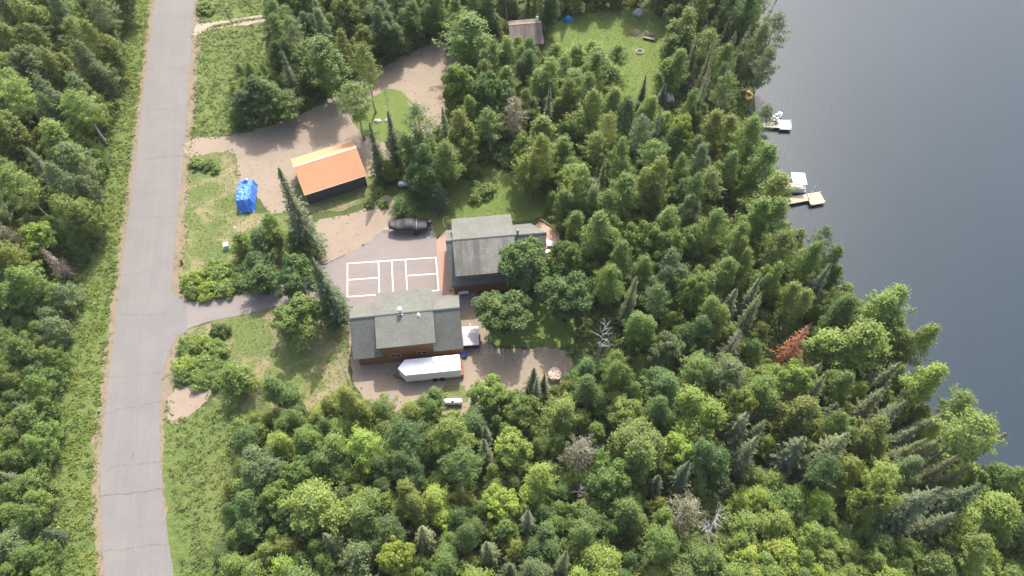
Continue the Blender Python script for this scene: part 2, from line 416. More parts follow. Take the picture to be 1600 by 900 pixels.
verts = np.stack([GX, GY, GZ], -1).reshape(-1, 3)
faces = [(j * nx + i, j * nx + i + 1, (j + 1) * nx + i + 1, (j + 1) * nx + i) for j in range(ny - 1) for i in range(nx - 1)]
me = bpy.data.meshes.new('ground'); me.from_pydata(verts.tolist(), [], faces); me.materials.append(M['earth'])
g = bpy.data.objects.new('ground', me); COL.objects.link(g); struct(g)
w = MB(); w.add([(10, -300, -0.95), (1500, -300, -0.95), (1500, 1500, -0.95), (10, 1500, -0.95)], [(0, 1, 2, 3)])
struct(w.build('lake', M['water']))

def densify(P, step=0.5):
    out = []
    for i in range(len(P)):
        a = Vector(P[i]); b = Vector(P[(i + 1) % len(P)])
        k = max(1, int((b - a).length / step))
        out += [tuple(a + (b - a) * (t / k)) for t in range(k)]
    return out
def smooth_poly(P, it=2):
    for _ in range(it):
        Q = []
        for i in range(len(P)):
            a = P[i]; b = P[(i + 1) % len(P)]
            Q.append((a[0] * .75 + b[0] * .25, a[1] * .75 + b[1] * .25)); Q.append((a[0] * .25 + b[0] * .75, a[1] * .25 + b[1] * .75))
        P = Q
    return P
SHEETS = {}; NS = []
def sheet(name, px, z, mat, jit=0.25, smooth=1, world=False, step=0.4):
    z = z * 2.2
    while any(abs(z - u_) < 0.0015 for u_ in NS): z += 0.0011
    NS.append(z)
    P = [tuple(p) for p in px] if world else [gp(*p) for p in px]
    SHEETS.setdefault(name, []).append(P)
    if smooth: P = smooth_poly(P, smooth)
    P = densify(P, step)
    if jit:
        Q = []
        for i, p in enumerate(P):
            q = Vector(P[i - 1]); r = Vector(P[(i + 1) % len(P)]); d = r - q
            nrm = Vector((-d.y, d.x)).normalized()
            v = Vector((p[0], p[1], 0))
            k = noise.noise(v * 0.45 + Vector((0, 0, 7 * z * 100))) * 1.2 + noise.noise(v * 1.7) * 0.7 + noise.noise(v * 4.5) * 0.45
            Q.append(tuple(Vector(p) + nrm * k * jit))
        P = Q
    tri = tessellate_polygon([[Vector((x, y, 0)) for x, y in P]])
    m = MB(); m.add([(x, y, z) for x, y in P], [tuple(t) for t in tri])
    o = m.build(name, mat)
    me = o.data
    if me.polygons and sum(p.normal.z for p in me.polygons) < 0: me.flip_normals()
    return struct(o)

L = [(242, 0), (233, 75), (224, 150), (215, 225), (206, 300), (196, 375), (187, 450), (178, 530), (170, 600), (161, 680), (157, 730), (158, 800), (161, 860), (164, 900), (172, 1000)]
Rr = [(305, 0), (300, 60), (295, 130), (289, 210), (283, 280), (277, 340), (272, 400), (269, 452), (276, 466), (292, 472), (292, 519), (277, 526), (263, 552), (255, 580), (251, 610), (249, 650), (251, 720), (256, 790), (263, 840), (272, 900), (292, 1000)]
Lw = [gp(*p) for p in L]; Rw = [gp(*p) for p in Rr]
Lw = [(Lw[0][0] - 16, Lw[0][1] + 170)] + Lw; Rw = [(Rw[0][0] - 16, Rw[0][1] + 170)] + Rw
def off(P, d): return [(x + d, y) for x, y in P]
road_poly = Lw + Rw[::-1]
nodrive = [p for i, p in enumerate(Rw) if i not in (10, 11)]
sheet('road_shoulder', off(Lw, -1.15) + off(nodrive, 1.45)[::-1], 0.008, M['gravel_edge'], 0.5, 1, True)
# rough grass beside the road, lawns
sheet('meadow', [(250, -60), (246, 0), (237, 75), (228, 150), (219, 225), (205, 340), (188, 460), (170, 640), (164, 740), (168, 900), (170, 1000), (60, 1000), (105, 860), (85, 700), (100, 560), (135, 430), (170, 280), (190, 120), (210, -60)], 0.004, M['meadow'], 0.8)
sheet('meadow', [(300, -60), (450, -60), (440, 60), (470, 140), (430, 190), (398, 205), (345, 216), (293, 216), (297, 130)], 0.004, M['meadow'], 0.3)
sheet('lawn', [(280, 245), (330, 238), (366, 234), (374, 270), (372, 290), (385, 330), (420, 332), (450, 330), (500, 345), (500, 400), (460, 445), (400, 460), (330, 471), (288, 472), (268, 452), (272, 400), (276, 330)], 0.004, M['dry_lawn'], 0.3)
sheet('lawn', [(262, 560), (280, 522), (307, 509), (350, 497), (390, 489), (440, 478), (520, 472), (545, 476), (547, 520), (545, 600), (560, 640), (400, 660), (330, 640), (330, 600), (265, 607), (258, 590)], 0.004, M['dry_lawn'], 0.3)
sheet('meadow', [(255, 640), (275, 660), (320, 632), (420, 640), (420, 760), (390, 1000), (285, 1000), (262, 840), (254, 740)], 0.004, M['meadow'], 0.5)
sheet('lawn', [(600, 310), (650, 300), (690, 300), (740, 250), (790, 245), (850, 300), (870, 345), (700, 345), (685, 370), (676, 372), (640, 345), (606, 350)], 0.004, M['shade_lawn'], 0.4)
sheet('lawn', [(550, 178), (553, 197), (568, 210), (600, 225), (640, 215), (668, 185), (656, 168), (643, 158), (632, 146), (615, 138), (597, 142), (570, 160)], 0.0205, M['shade_lawn'], 0.3)
sheet('lawn', [(850, 70), (870, 30), (960, 15), (1010, 10), (1050, 40), (1050, 110), (1040, 150), (1000, 175), (940, 170), (880, 120), (845, 110)], 0.004, M['shade_lawn'], 0.6)
sheet('lawn', [(745, 540), (800, 470), (900, 480), (905, 540), (870, 545)], 0.004, M['shade_lawn'], 0.5)
sheet('lawn', [(455, 275), (470, 335), (540, 330), (600, 300), (600, 270), (560, 280)], 0.0195, M['dry_lawn'], 0.3)
# gravel
sheet('gravel_yard', [(288, 217), (345, 214), (400, 205), (450, 187), (493, 167), (527, 147), (548, 128), (575, 116), (597, 106), (622, 92), (648, 79), (690, 62), (716, 74), (716, 100), (710, 140), (700, 175), (684, 203), (655, 232), (628, 262), (600, 282), (560, 300), (500, 330), (440, 334), (420, 334), (402, 305), (373, 290), (371, 262), (365, 235), (330, 240), (288, 246)], 0.006, M['gravel'], 0.28)
sheet('gravel_yard', [(490, 345), (530, 338), (577, 326), (592, 308), (606, 303), (628, 330), (610, 360), (580, 379), (548, 398), (500, 420), (480, 400)], 0.0075, M['gravel'], 0.25)
sheet('gravel_yard', [(545, 470), (548, 600), (575, 628), (600, 640), (690, 650), (740, 650), (775, 640), (835, 628), (880, 600), (900, 560), (872, 541), (800, 546), (765, 544), (760, 500), (752, 455), (705, 455), (640, 470)], 0.0065, M['gravel'], 0.3)
sheet('dry_grass_patch', [(688, 602), (722, 600), (734, 616), (730, 632), (700, 636), (688, 628)], 0.010, M['dry_lawn'], 0.4)
sheet('dirt_patch', [(264, 608), (300, 602), (331, 599), (326, 622), (314, 637), (292, 656), (278, 668), (260, 658)], 0.0095, M['gravel'], 0.35)
for pts in ([(303, 40), (325, 36), (345, 33), (380, 27), (416, 23), (420, 26), (380, 31), (345, 37), (322, 45), (302, 55)],
            [(300, 50), (345, 42), (380, 35), (418, 28), (418, 34), (380, 40), (350, 43), (320, 48), (300, 60)]):
    sheet('two_rut_track', pts, 0.0098 + 0.0004 * len(pts) / 10, M['dirt'], 0.25)
sheet('dirt_path', [(1103, -20), (1110, -20), (1104, 30), (1108, 60), (1098, 95), (1085, 100), (1090, 60), (1096, 20)], 0.0097, M['path'], 0.3)
sheet('dirt_path', [(1043, 165), (1050, 165), (1046, 200), (1042, 240), (1036, 275), (1030, 272), (1036, 235), (1040, 195)], 0.0099, M['path'], 0.2)
# asphalt
sheet('driveway', [(267, 453), (277, 467), (292, 472), (320, 470), (360, 464), (400, 456), (440, 446), (478, 428), (505, 415), (546, 397), (578, 378), (604, 358), (640, 345), (676, 350), (683, 372), (684, 400), (688, 452), (705, 460), (748, 456), (752, 474), (720, 490), (560, 500), (546, 500), (543, 477), (520, 474), (475, 468), (430, 480), (390, 490), (347, 498), (307, 508), (281, 520), (267, 533), (256, 560)], 0.0125, M['drive'], 0.06, 1)
sheet('road', road_poly, 0.0165, M['road'], 0.07, 0, True)
# pickleball lines: thin strips on the asphalt
cm = MB()
A, B_, C_, D_ = [np.array(gp(*p)) for p in ((543, 412), (681, 402.5), (683.3, 452), (543, 464))]
u = (B_ - A) / 13.6; v = (D_ - A) / 6.15
def cp(s, t): return A + u * s + v * t
def stripe(s0, t0, s1, t1, wd=0.16, z=0.058):
    a = cp(s0, t0); b = cp(s1, t1); d = (b - a) / np.linalg.norm(b - a); n = np.array([-d[1], d[0]]) * wd / 2
    cm.add([(*(a - n), z), (*(b - n), z), (*(b + n), z), (*(a + n), z)], [(0, 1, 2, 3)])
W_, D2 = 13.6, 6.15
e = 0.095
stripe(-e, 0, W_ + e, 0); stripe(-e, D2, W_ + e, D2)
for s in (0, 4.75, 6.8, 8.9, W_): stripe(s, e, s, D2 - e)
stripe(e, D2 / 2, 4.75 - e, D2 / 2); stripe(8.9 + e, D2 / 2, W_ - e, D2 / 2)
o = cm.build('court_lines', M['line']); struct(o)
# transverse cracks across the road, seam between asphalt and gravel
ck = MB()
for (x0, y0, x1, y1) in ((243, 29, 304, 26), (225, 249, 287, 243), (206, 339, 277, 338), (192, 430, 240, 424), (190, 492, 262, 490), (172, 591, 250, 583), (165, 645, 250, 630), (158, 774, 254, 764), (162, 862, 262, 850), (230, 110, 296, 108), (219, 172, 292, 169), (172, 730, 250, 722)):
    pts = []
    wob = random.uniform(0, 50)
    amp = 0.35
    strong = 1.0 if (x0, y0) in ((225, 249), (158, 774)) else 0.5
    for k in range(25):
        t = k / 24
        x, y = gp(x0 + (x1 - x0) * t, y0 + (y1 - y0) * t)
        y += noise.noise(Vector((x * 0.6, wob, 0))) * amp
        pts.append((x, y))
    for a, b in zip(pts[:-1], pts[1:]):
        wv = 0.06 * strong * (0.6 + random.random())
        ck.add([(a[0], a[1] - wv, 0.058), (b[0], b[1] - wv, 0.058), (b[0], b[1] + wv, 0.058), (a[0], a[1] + wv, 0.058)], [(0, 1, 2, 3)])
pts = [gp(*p) for p in ((505, 415), (525, 405), (546, 397), (562, 388), (578, 378), (592, 367), (604, 358))]
pts = densify(pts, 0.35)[:-1]
pts = pts[:int(len(pts) * 0.5)]
for a, b in zip(pts[:-1], pts[1:]):
    wv = 0.16 + 0.2 * noise.noise(Vector((a[0], a[1], 3)))
    if wv < 0.08: continue
    ck.add([(a[0], a[1] - wv, 0.047), (b[0], b[1] - wv, 0.047), (b[0], b[1] + wv, 0.047), (a[0], a[1] + wv, 0.047)], [(0, 1, 2, 3)])
struct(ck.build('pavement_cracks', M['crack']))
# pale worn seam along the middle of the road
sm = MB()
for k in range(160):
    t = k / 160 * (len(L) - 1); i = int(t); f = t - i
    lx = L[i][0] + (L[min(i + 1, len(L) - 1)][0] - L[i][0]) * f; ly = L[i][1] + (L[min(i + 1, len(L) - 1)][1] - L[i][1]) * f
    if noise.noise(Vector((k * 0.13, 0, 0))) < -0.15: continue
    x, y = gp(lx, ly); wd = 4.15 + 0.25 * noise.noise(Vector((k * 0.2, 4, 0)))
    ln = 0.9 + random.random() * 1.4
    sm.add([(x + wd, y - ln / 2, 0.060), (x + wd + 0.07, y - ln / 2, 0.060), (x + wd + 0.05, y + ln / 2, 0.060), (x + wd - 0.03, y + ln / 2, 0.060)], [(0, 1, 2, 3)])
struct(sm.build('road_seam', plain('worn_seam', (0.160, 0.151, 0.146), 0.9)))

# ------------------------------------------------------------------ log garage
def window(parent, x0, x1, z0, z1, y, panes=2, fm='trim', s=-1):
    f = MB(); t = 0.09
    f.box(x0 - t, x1 + t, y + s * 0.06, y, z1, z1 + t); f.box(x0 - t, x1 + t, y + s * 0.06, y, z0 - t, z0)
    f.box(x0 - t, x0, y + s * 0.06, y, z0, z1); f.box(x1, x1 + t, y + s * 0.06, y, z0, z1)
    w = (x1 - x0) / panes
    for k in range(1, panes): f.box(x0 + k * w - 0.06, x0 + k * w + 0.06, y + s * 0.06, y, z0, z1)
    fo = f.build('window', M[fm], parent)
    for k in range(panes):
        p = MB(); p.box(x0 + k * w + (0.06 if k else 0), x0 + (k + 1) * w - (0.06 if k < panes - 1 else 0), y + s * 0.02, y + s * 0.005, z0, z1)
        p.build('pane', M['glass'], fo)
G = empty('garage', (-22.35, 47.4, 0), R(6.7), 'two storey orange log garage with grey green shingle roof, behind the white enclosed trailer', 'garage')
zr, hd, ze, zd = 6.3, 4.5, 2.8, 5.15
sl = (zr - ze) / hd; sdm = (zr - zd) / hd
wl = MB()
wl.prism([(-4.1, 0), (4.1, 0), (4.1, zr - 4.1 * sl - 0.17), (0, zr - 0.17), (-4.1, zr - 4.1 * sl - 0.17)], 0.45, 14.75)
wl.build('wall', M['log'], G)
wl = MB()
wl.prism([(-4.13, 0.02), (4.13, 0.02), (4.13, zr - 4.13 * sdm - 0.14), (0, zr - 0.12), (-4.13, zr - 4.13 * sdm - 0.14)], 3.9, 11.1)
wl.build('dormer_wall', M['log'], G)
def gable_slabs(p, x0, x1, zr, hd, ze, mat, th=0.16, back=True, front=True, name='roof'):
    s = MB()
    if front: s.slab((x0, -hd, ze), (x1, -hd, ze), (x1, 0, zr), (x0, 0, zr), th)
    if back: s.slab((x0, 0, zr), (x1, 0, zr), (x1, hd, ze), (x0, hd, ze), th)
    return s.build(name, mat, p)
gable_slabs(G, 0, 4.0, zr, hd, ze, M['shingle'], name='wing_roof')
gable_slabs(G, 11.0, 15.2, zr, hd, ze, M['shingle'], name='wing_roof')
gable_slabs(G, 3.5, 11.5, zr + 0.07, hd, zd + 0.05, M['shingle'], name='dormer_roof')
r = MB()
r.prism([(-0.16, zr - 0.02), (0, zr + 0.11), (0.16, zr - 0.02)], 0, 3.48); r.prism([(-0.16, zr - 0.02), (0, zr + 0.11), (0.16, zr - 0.02)], 11.52, 15.2)
r.prism([(-0.16, zr + 0.08), (0, zr + 0.17), (0.16, zr + 0.08)], 3.5, 11.5)
r.build('ridge_cap', M['ridge'], G)
fa = MB(); fa.box(3.5, 11.5, -hd - 0.03, -hd - 0.003, zd - 0.14, zd + 0.04); fa.box(0, 3.49, -hd - 0.03, -hd - 0.003, ze - 0.17, ze - 0.01); fa.box(11.51, 15.2, -hd - 0.03, -hd - 0.003, ze - 0.17, ze - 0.01)
fa.build('fascia', M['fascia'], G)
window(G, 5.05, 6.3, 1.75, 2.4, -4.135); window(G, 8.7, 9.95, 1.75, 2.4, -4.135)
ch = MB(); ch.tube([(7.05, 0.1, zr - 0.1), (7.05, 0.1, zr + 0.75)], 0.13, 10)
fl = ch.build('flue', M['white'], G, True)
ch = MB(); ch.lathe([(0.0, 0), (0.34, 0.02), (0.34, 0.3), (0.28, 0.42), (0.0, 0.5)], 12, Matrix.Translation((7.05, 0.1, zr + 0.75)))
ch.build('flue_cap', M['white'], fl, True)
ch = MB(); ch.box(6.75, 7.35, -0.35, -0.18, zr + 0.02, zr + 0.12); ch.build('flue_flashing', M['steel'], fl)
pv = MB(); pv.tube([(9.5, -0.5, zr - 0.2), (9.5, -0.5, zr + 0.4)], [0.12, 0.1], 10); pv.lathe([(0.26, 0), (0.12, 0.16), (0.11, 0.2)], 10, Matrix.Translation((9.5, -0.5, zr - 0.1)))
pv.build('plumbing_vent', M['white'], G)

# ------------------------------------------------------------------ cabin
Hs = empty('cabin', (-9.7, 60.14, 0), R(6), 'large log cabin with stained grey shingle roof and dormer, beside the painted court', 'cabin')
zr, hd, ze, zd = 7.0, 5.27, 2.8, 5.45
sl = (zr - ze) / hd; sdm = (zr - zd) / hd
wl = MB(); wl.prism([(-4.75, 0), (4.75, 0), (4.75, zr - 4.75 * sl - 0.17), (0, zr - 0.17), (-4.75, zr - 4.75 * sl - 0.17)], 0.5, 13.2)
wl.build('wall', M['log'], Hs)
wl = MB(); wl.prism([(-4.4, 2.9), (4.78, 2.9), (4.78, zr - 4.78 * sdm - 0.14), (0, zr - 0.12), (-4.4, zr - 4.4 * sdm - 0.14)], 1.45, 9.7)
wl.build('dormer_wall', M['log_dark'], Hs)
gable_slabs(Hs, 0, 10.4, zr, hd, ze, M['shingle'], back=False, name='porch_roof')
gable_slabs(Hs, 0, 1.5, zr, hd, ze, M['shingle'], front=False, name='wing_roof')
s = MB()
s.slab((10.4, -hd, ze), (14.1, -hd, ze), (14.9, 0, zr), (10.4, 0, zr), 0.16)
s.slab((9.9, 0, zr), (14.9, 0, zr), (13.3, hd, ze), (9.9, hd, ze), 0.16)
s.build('prow_roof', M['shingle'], Hs)
gable_slabs(Hs, 1.0, 10.1, zr + 0.07, hd + 0.05, zd + 0.04, M['shingle_old'], back=False, name='dormer_roof')
gable_slabs(Hs, 1.0, 10.1, zr + 0.07, hd, zd + 0.04, M['shingle'], front=False, name='dormer_roof')
r = MB()
for a, b, dz in ((0, 0.98, 0), (10.12, 14.9, 0), (1.0, 10.1, 0.08)): r.prism([(-0.16, zr - 0.02 + dz), (0, zr + 0.1 + dz), (0.16, zr - 0.02 + dz)], a, b)
r.build('ridge_cap', M['ridge'], Hs)
fa = MB(); fa.box(1.0, 10.1, -hd - 0.09, -hd - 0.055, zd - 0.14, zd + 0.03); fa.box(0, 10.4, -hd - 0.03, -hd - 0.003, ze - 0.17, ze - 0.01)
fa.build('fascia', M['fascia'], Hs)
window(Hs, 2.6, 4.0, 3.75, 4.75, -4.405, 2)
window(Hs, 6.4, 7.8, 3.75, 4.75, -4.405, 2)
ch = MB(); ch.tube([(10.6, 0.2, zr - 0.3), (10.6, 0.2, zr + 0.7)], 0.16, 10); f_ = ch.build('flue', M['steel'], Hs, True)
ch = MB(); ch.lathe([(0.28, 0), (0.28, 0.12), (0.05, 0.3)], 12, Matrix.Translation((10.6, 0.2, zr + 0.72))); ch.build('flue_cap', M['steel'], f_, True)
dk = MB(); dk.prism([(13.3, 5.6), (15.0, 6.9), (16.9, 5.0), (17.6, 3.3), (17.4, -0.6), (13.3, -0.6)], 0.85, 1.0, 'z'); dko = dk.build('deck', M['deck'], Hs)
for x, y in ((15.0, 6.75), (16.8, 5.0), (17.5, 3.3), (17.35, -0.5), (14.2, -0.5)):
    pst = MB(); pst.box(x - 0.06, x + 0.06, y - 0.06, y + 0.06, 0, 1.95); pst.build('deck_post', M['deck'], Hs)
rl = MB()
pp = [(15.0, 6.7), (16.75, 4.95), (17.45, 3.3), (17.3, -0.45), (14.2, -0.45)]
for a, b in zip(pp[:-1], pp[1:]):
    rl.tube([(*a, 1.97), (*b, 1.97)], 0.05, 6)
    rl.tube([(*a, 1.2), (*b, 1.2)], 0.03, 6)
    n = int(math.dist(a, b) / 0.3)
    for k in range(1, n):
        t = k / n; x = a[0] + (b[0] - a[0]) * t; y = a[1] + (b[1] - a[1]) * t
        rl.tube([(x, y, 1.2), (x, y, 1.95)], 0.02, 5)
rl.build('railing', M['deck'], Hs)
# pad beside the cabin
sheet('paved_pad', [(682, 376), (697, 359), (707, 362), (712, 460), (700, 464), (686, 452)], 0.0168, M['pad'], 0.05, 0)
def loc(parent, x, y, z=0):
    a = parent.rotation_euler.z; c, s = math.cos(a), math.sin(a)
    return (parent.location.x + x * c - y * s, parent.location.y + x * s + y * c, z)
# things on the deck
def chair(p, rz, label, mat, group=None):
    c = empty('patio_chair', p, rz, label, 'chair', group)
    s = MB(); s.box(-0.28, 0.28, -0.28, 0.28, 0.4, 0.46); s.build('seat', mat, c)
    s = MB(); s.box(-0.28, 0.28, 0.28, 0.34, 0.4, 1.0); s.build('backrest', mat, c)
    for x in (-0.25, 0.25):
        for y in (-0.25, 0.25):
            s = MB(); s.box(x - 0.025, x + 0.025, y - 0.025, y + 0.025, 0, 0.4); s.build('leg', M['steel'], c)
        s = MB(); s.box(x - 0.04, x + 0.04, -0.28, 0.28, 0.62, 0.66); s.build('armrest', mat, c)
    return c
t = empty('patio_table', loc(Hs, 16.0, 1.9, 1.0), 0.2, 'pale round patio table on the redwood deck of the cabin', 'table')
s = MB(); s.lathe([(0.6, 0.70), (0.62, 0.72), (0.62, 0.74), (0.6, 0.76)], 24); s.build('tabletop', M['white'], t, True)
s = MB(); s.lathe([(0.3, 0), (0.3, 0.03), (0.05, 0.06), (0.05, 0.70)], 16); s.build('pedestal', M['steel'], t, True)
chair(loc(Hs, 15.2, 2.6, 1.0), 0.8, 'white patio chair on the deck, behind the round patio table', M['white'])
b = empty('cooler', loc(Hs, 15.4, 0.5, 1.0), 0.1, 'dark blue cooler box on the deck beside the roof edge', 'cooler')
s = MB(); s.box(-0.45, 0.45, -0.28, 0.28, 0, 0.5); s.build('body', M['blue_plastic'], b, bevel=0.04)
s = MB(); s.box(-0.47, 0.47, -0.3, 0.3, 0.505, 0.6); s.build('lid', M['white'], b, bevel=0.03)

# ------------------------------------------------------------------ orange roofed shed
Sh = empty('shed', (-35.3, 76.4, 0), R(24.3), 'dark walled shed with a bright orange ribbed metal roof on the gravel yard', 'shed')
zr, hd, ze = 5.4, 4.3, 2.85; Ln = 10.55
sl = (zr - ze) / hd
wl = MB(); wl.prism([(-3.95, 0), (3.95, 0), (3.95, zr - 3.95 * sl - 0.1), (0, zr - 0.1), (-3.95, zr - 3.95 * sl - 0.1)], 0.3, Ln - 0.3); wl.build('wall', M['dark_siding'], Sh)
gable_slabs(Sh, 0, Ln, zr, hd, ze, M['orange_metal'], 0.08)
r = MB(); r.prism([(-0.22, zr - 0.1), (0, zr + 0.07), (0.22, zr - 0.1), (0, zr + 0.02)], -0.02, Ln + 0.02); r.build('ridge_cap', M['orange_cap'], Sh)
fa = MB(); fa.box(0, Ln, -hd - 0.03, -hd - 0.003, ze - 0.12, ze); fa.box(0, Ln, hd + 0.003, hd + 0.03, ze - 0.12, ze); fa.build('eave_trim', M['orange_cap'], Sh)
d = MB(); d.box(1.5, 4.5, 3.955, 4.0, 0.02, 2.4); d.build('garage_door', M['grey_paint'], Sh)
d = MB(); d.box(-0.0, 0.28, -0.6, 0.3, 0.02, 2.05); d.build('side_door', M['grey_paint'], Sh)

# ------------------------------------------------------------------ white enclosed trailer
def wheel(parent, x, y, r, w, s):
    t = MB(); mt = Matrix.Translation((x, y, r)) @ Matrix.Rotation(R(90), 4, 'X')
    t.lathe([(r * 0.6, -w / 2), (r * 0.93, -w / 2), (r, -w * 0.3), (r, w * 0.3), (r * 0.93, w / 2), (r * 0.6, w / 2)], 20, mt)
    wo = t.build('wheel', M['black'], parent, True)
    q = MB(); q.lathe([(0.05, -w * 0.3), (r * 0.58, -w * 0.42), (r * 0.6, w * 0.42), (0.05, w * 0.3)], 16, mt); q.build('rim', M['steel'], wo, True)
ang = math.atan2(41.49 - 40.66, -7.14 + 14.67)
T = empty('enclosed_trailer', (-10.95, 42.25, 0), ang, 'white v nosed enclosed cargo trailer parked beside the orange log garage', 'trailer')
L2, W2 = 3.78, 1.22
body = [(-L2, -W2), (L2, -W2), (L2, W2), (-L2, W2), (-L2 - 1.0, 0.0)]
b = MB(); b.prism(body, 0.42, 2.52, 'z'); b.build('body', M['white_alu'], T, bevel=0.04)
rf = MB()
top = [(-L2 + 0.04, -W2 + 0.03), (L2 - 0.03, -W2 + 0.03), (L2 - 0.03, W2 - 0.03), (-L2 + 0.04, W2 - 0.03), (-L2 - 0.93, 0)]
rf.prism(top, 2.523, 2.56, 'z')
rf.prism([(-W2 + 0.04, 2.561), (W2 - 0.04, 2.561), (0.5, 2.62), (-0.5, 2.62)], -L2 + 0.1, L2 - 0.1)
rf.build('roof', M['white_alu'], T)
vt = MB(); vt.box(0.05, 0.5, -0.1, 0.4, 2.622, 2.72); vt.build('roof_vent', M['steel'], T)
st = MB(); st.box(-L2 + 0.05, L2 - 0.05, -W2 - 0.015, -W2 - 0.003, 0.44, 0.55); st.build('side_trim', M['steel'], T)
wa = MB()
for x in (0.15, 1.1): wa.lathe([(0.44, -0.06), (0.46, 0.06)], 20, Matrix.Translation((x, -W2 - 0.03, 0.38)) @ Matrix.Rotation(R(90), 4, 'X'))
wa.build('wheel_arch', M['dark_box'], T)
for x in (0.15, 1.1):
    wheel(T, x, -W2 - 0.06, 0.36, 0.2, -1); wheel(T, x, W2 + 0.06, 0.36, 0.2, 1)
h = MB(); h.tube([(-L2 - 0.4, 0.7, 0.38), (-L2 - 1.9, 0, 0.38)], 0.05, 6); h.tube([(-L2 - 0.4, -0.7, 0.38), (-L2 - 1.9, 0, 0.38)], 0.05, 6)
h.tube([(-L2 - 1.6, 0, 0.05), (-L2 - 1.6, 0, 0.75)], 0.05, 8); h.build('hitch', M['black'], T)
rp = MB(); rp.box(L2 + 0.01, L2 + 0.4, -W2 + 0.1, W2 - 0.1, 0.42, 0.5); rp.box(L2 + 0.01, L2 + 0.3, -W2 + 0.02, -W2 + 0.3, 0.5, 0.9); rp.build('rear_bumper', M['rust'], T)
rd = MB(); rd.box(L2 + 0.003, L2 + 0.03, -W2 + 0.12, W2 - 0.12, 0.6, 2.4); rd.build('rear_door', M['white'], T)

# pale covered box trailer
X = empty('box_trailer', (-5.95, 47.45, 0), R(4), 'low black box trailer with pale lilac folding cover beside the garage', 'trailer')
b = MB(); b.box(-1.15, 1.15, -1.5, 1.5, 0.35, 1.25); b.build('body', M['dark_box'], X, bevel=0.03)
c = MB(); c.slab((-1.2, -1.55, 1.45), (1.2, -1.55, 1.4), (1.2, 0.25, 1.62), (-1.2, 0.25, 1.62), 0.15); c.slab((-1.2, 0.25, 1.62), (1.2, 0.25, 1.62), (1.2, 1.5, 1.5), (-1.2, 1.5, 1.5), 0.15)
c.build('cover', M['lilac'], X)
for y in (-0.45, 0.45):
    for sx in (-1, 1):
        t = MB(); t.lathe([(0.1, -0.1), (0.3, -0.1), (0.3, 0.1), (0.1, 0.1)], 16, Matrix.Translation((sx * 1.3, y, 0.3)) @ Matrix.Rotation(R(90), 4, 'Y')); t.build('wheel', M['black'], X, True)
h = MB(); h.tube([(0, 1.5, 0.4), (0, 2.6, 0.4)], 0.05, 6); h.build('tow_bar', M['steel'], X)
s = MB(); s.lathe([(0.0, 0.02), (0.28, 0), (0.36, 0.3), (0.4, 0.55), (0.42, 0.56), (0.36, 0.53), (0.3, 0.12), (0.0, 0.1)], 20)
o = s.build('plastic_tub', M['blue_plastic'], None, True); o.location = (-6.75, 45.0, 0); tag(o, 'round blue plastic tub on the gravel by the corner of the garage', 'tub')

# ------------------------------------------------------------------ propane tanks
def tank(p, rz, ln, r, mat, label, legs=True):
    t = empty('gas_tank', p, rz, label, 'tank')
    m = MB(); mt = Matrix.Rotation(R(90), 4, 'Y')
    prof = [(0.02, -ln / 2)] + [(r * math.sin(a), -ln / 2 + r * 0.6 * (1 - math.cos(a))) for a in (0.5, 0.95, 1.3, 1.57)] + [(r * math.sin(a), ln / 2 - r * 0.6 * (1 - math.cos(a))) for a in (1.57, 1.3, 0.95, 0.5)] + [(0.02, ln / 2)]
    m.lathe(prof, 20, Matrix.Translation((0, 0, r + 0.25)) @ mt); m.build('shell', mat, t, True)
    m = MB(); m.lathe([(0.2, 0), (0.2, 0.18), (0.12, 0.28), (0.0, 0.3)], 14, Matrix.Translation((0, 0, 2 * r + 0.23))); m.build('valve_dome', mat, t, True)
    for x in (-ln * 0.3, ln * 0.3):
        q = MB(); q.box(x - 0.08, x + 0.08, -r * 0.8, r * 0.8, 0, 0.33); q.build('foot', M['grey_paint'], t)
tank((-8.05, 37.6, 0), R(1), 2.6, 0.42, M['tank'], 'white horizontal propane tank at the wood edge below the white trailer')
tank((-17.75, 76.9, 0), R(3), 2.7, 0.42, M['tank_grey'], 'grey white horizontal propane tank above the leafy bush near the covered boat')
tank((-7.25, 55.3, 0), R(8), 1.75, 0.33, M['silver'], 'short silver horizontal tank standing against the orange cabin wall')
s = MB(); s.tube([(0, 0, 0), (1.46, 0.75, 2.35)], [0.04, 0.035], 8); o = s.build('leaning_pole', M['wood_grey']); o.location = (-5.9, 55.0, 0); tag(o, 'thin pole leaning against the porch roof of the cabin', 'pole')

# ------------------------------------------------------------------ covered boat on trailer
Bt = empty('covered_boat', (-16.2, 67.75, 0), R(3.5), 'motor boat under a black cover on its trailer beside the painted court', 'boat')
ns, nr = 26, 18
vs, fs = [], []
for i in range(ns):
    t = i / (ns - 1); x = -3.4 + 6.1 * t
    wd = 1.2 * (min(1, 0.34 + 2.4 * t) ** 0.75) * (1 - 0.12 * max(0, (t - 0.8) / 0.2))
    keel = 0.55 + 0.35 * (1 - t) ** 2.5; gun = 1.15 + 0.25 * (1 - t) ** 2
    topz = gun + 0.32 + 0.45 * math.exp(-((t - 0.52) / 0.2) ** 2) + 0.12 * math.exp(-((t - 0.9) / 0.08) ** 2)
    for k in range(nr):
        a = 2 * math.pi * k / nr
        cx, sz_ = math.cos(a), math.sin(a)
        y = wd * math.copysign(abs(cx) ** 0.75, cx)
        z = gun + (topz - gun) * sz_ ** 0.9 if sz_ >= 0 else gun - (gun - keel) * abs(sz_) ** 0.8
        fold = 0.05 * noise.noise(Vector((x * 2.5, y * 2.5, z * 2.0))) + 0.03 * math.sin(x * 5.5) * max(0, sz_)
        vs.append((x, y * (1 + fold), z + fold))
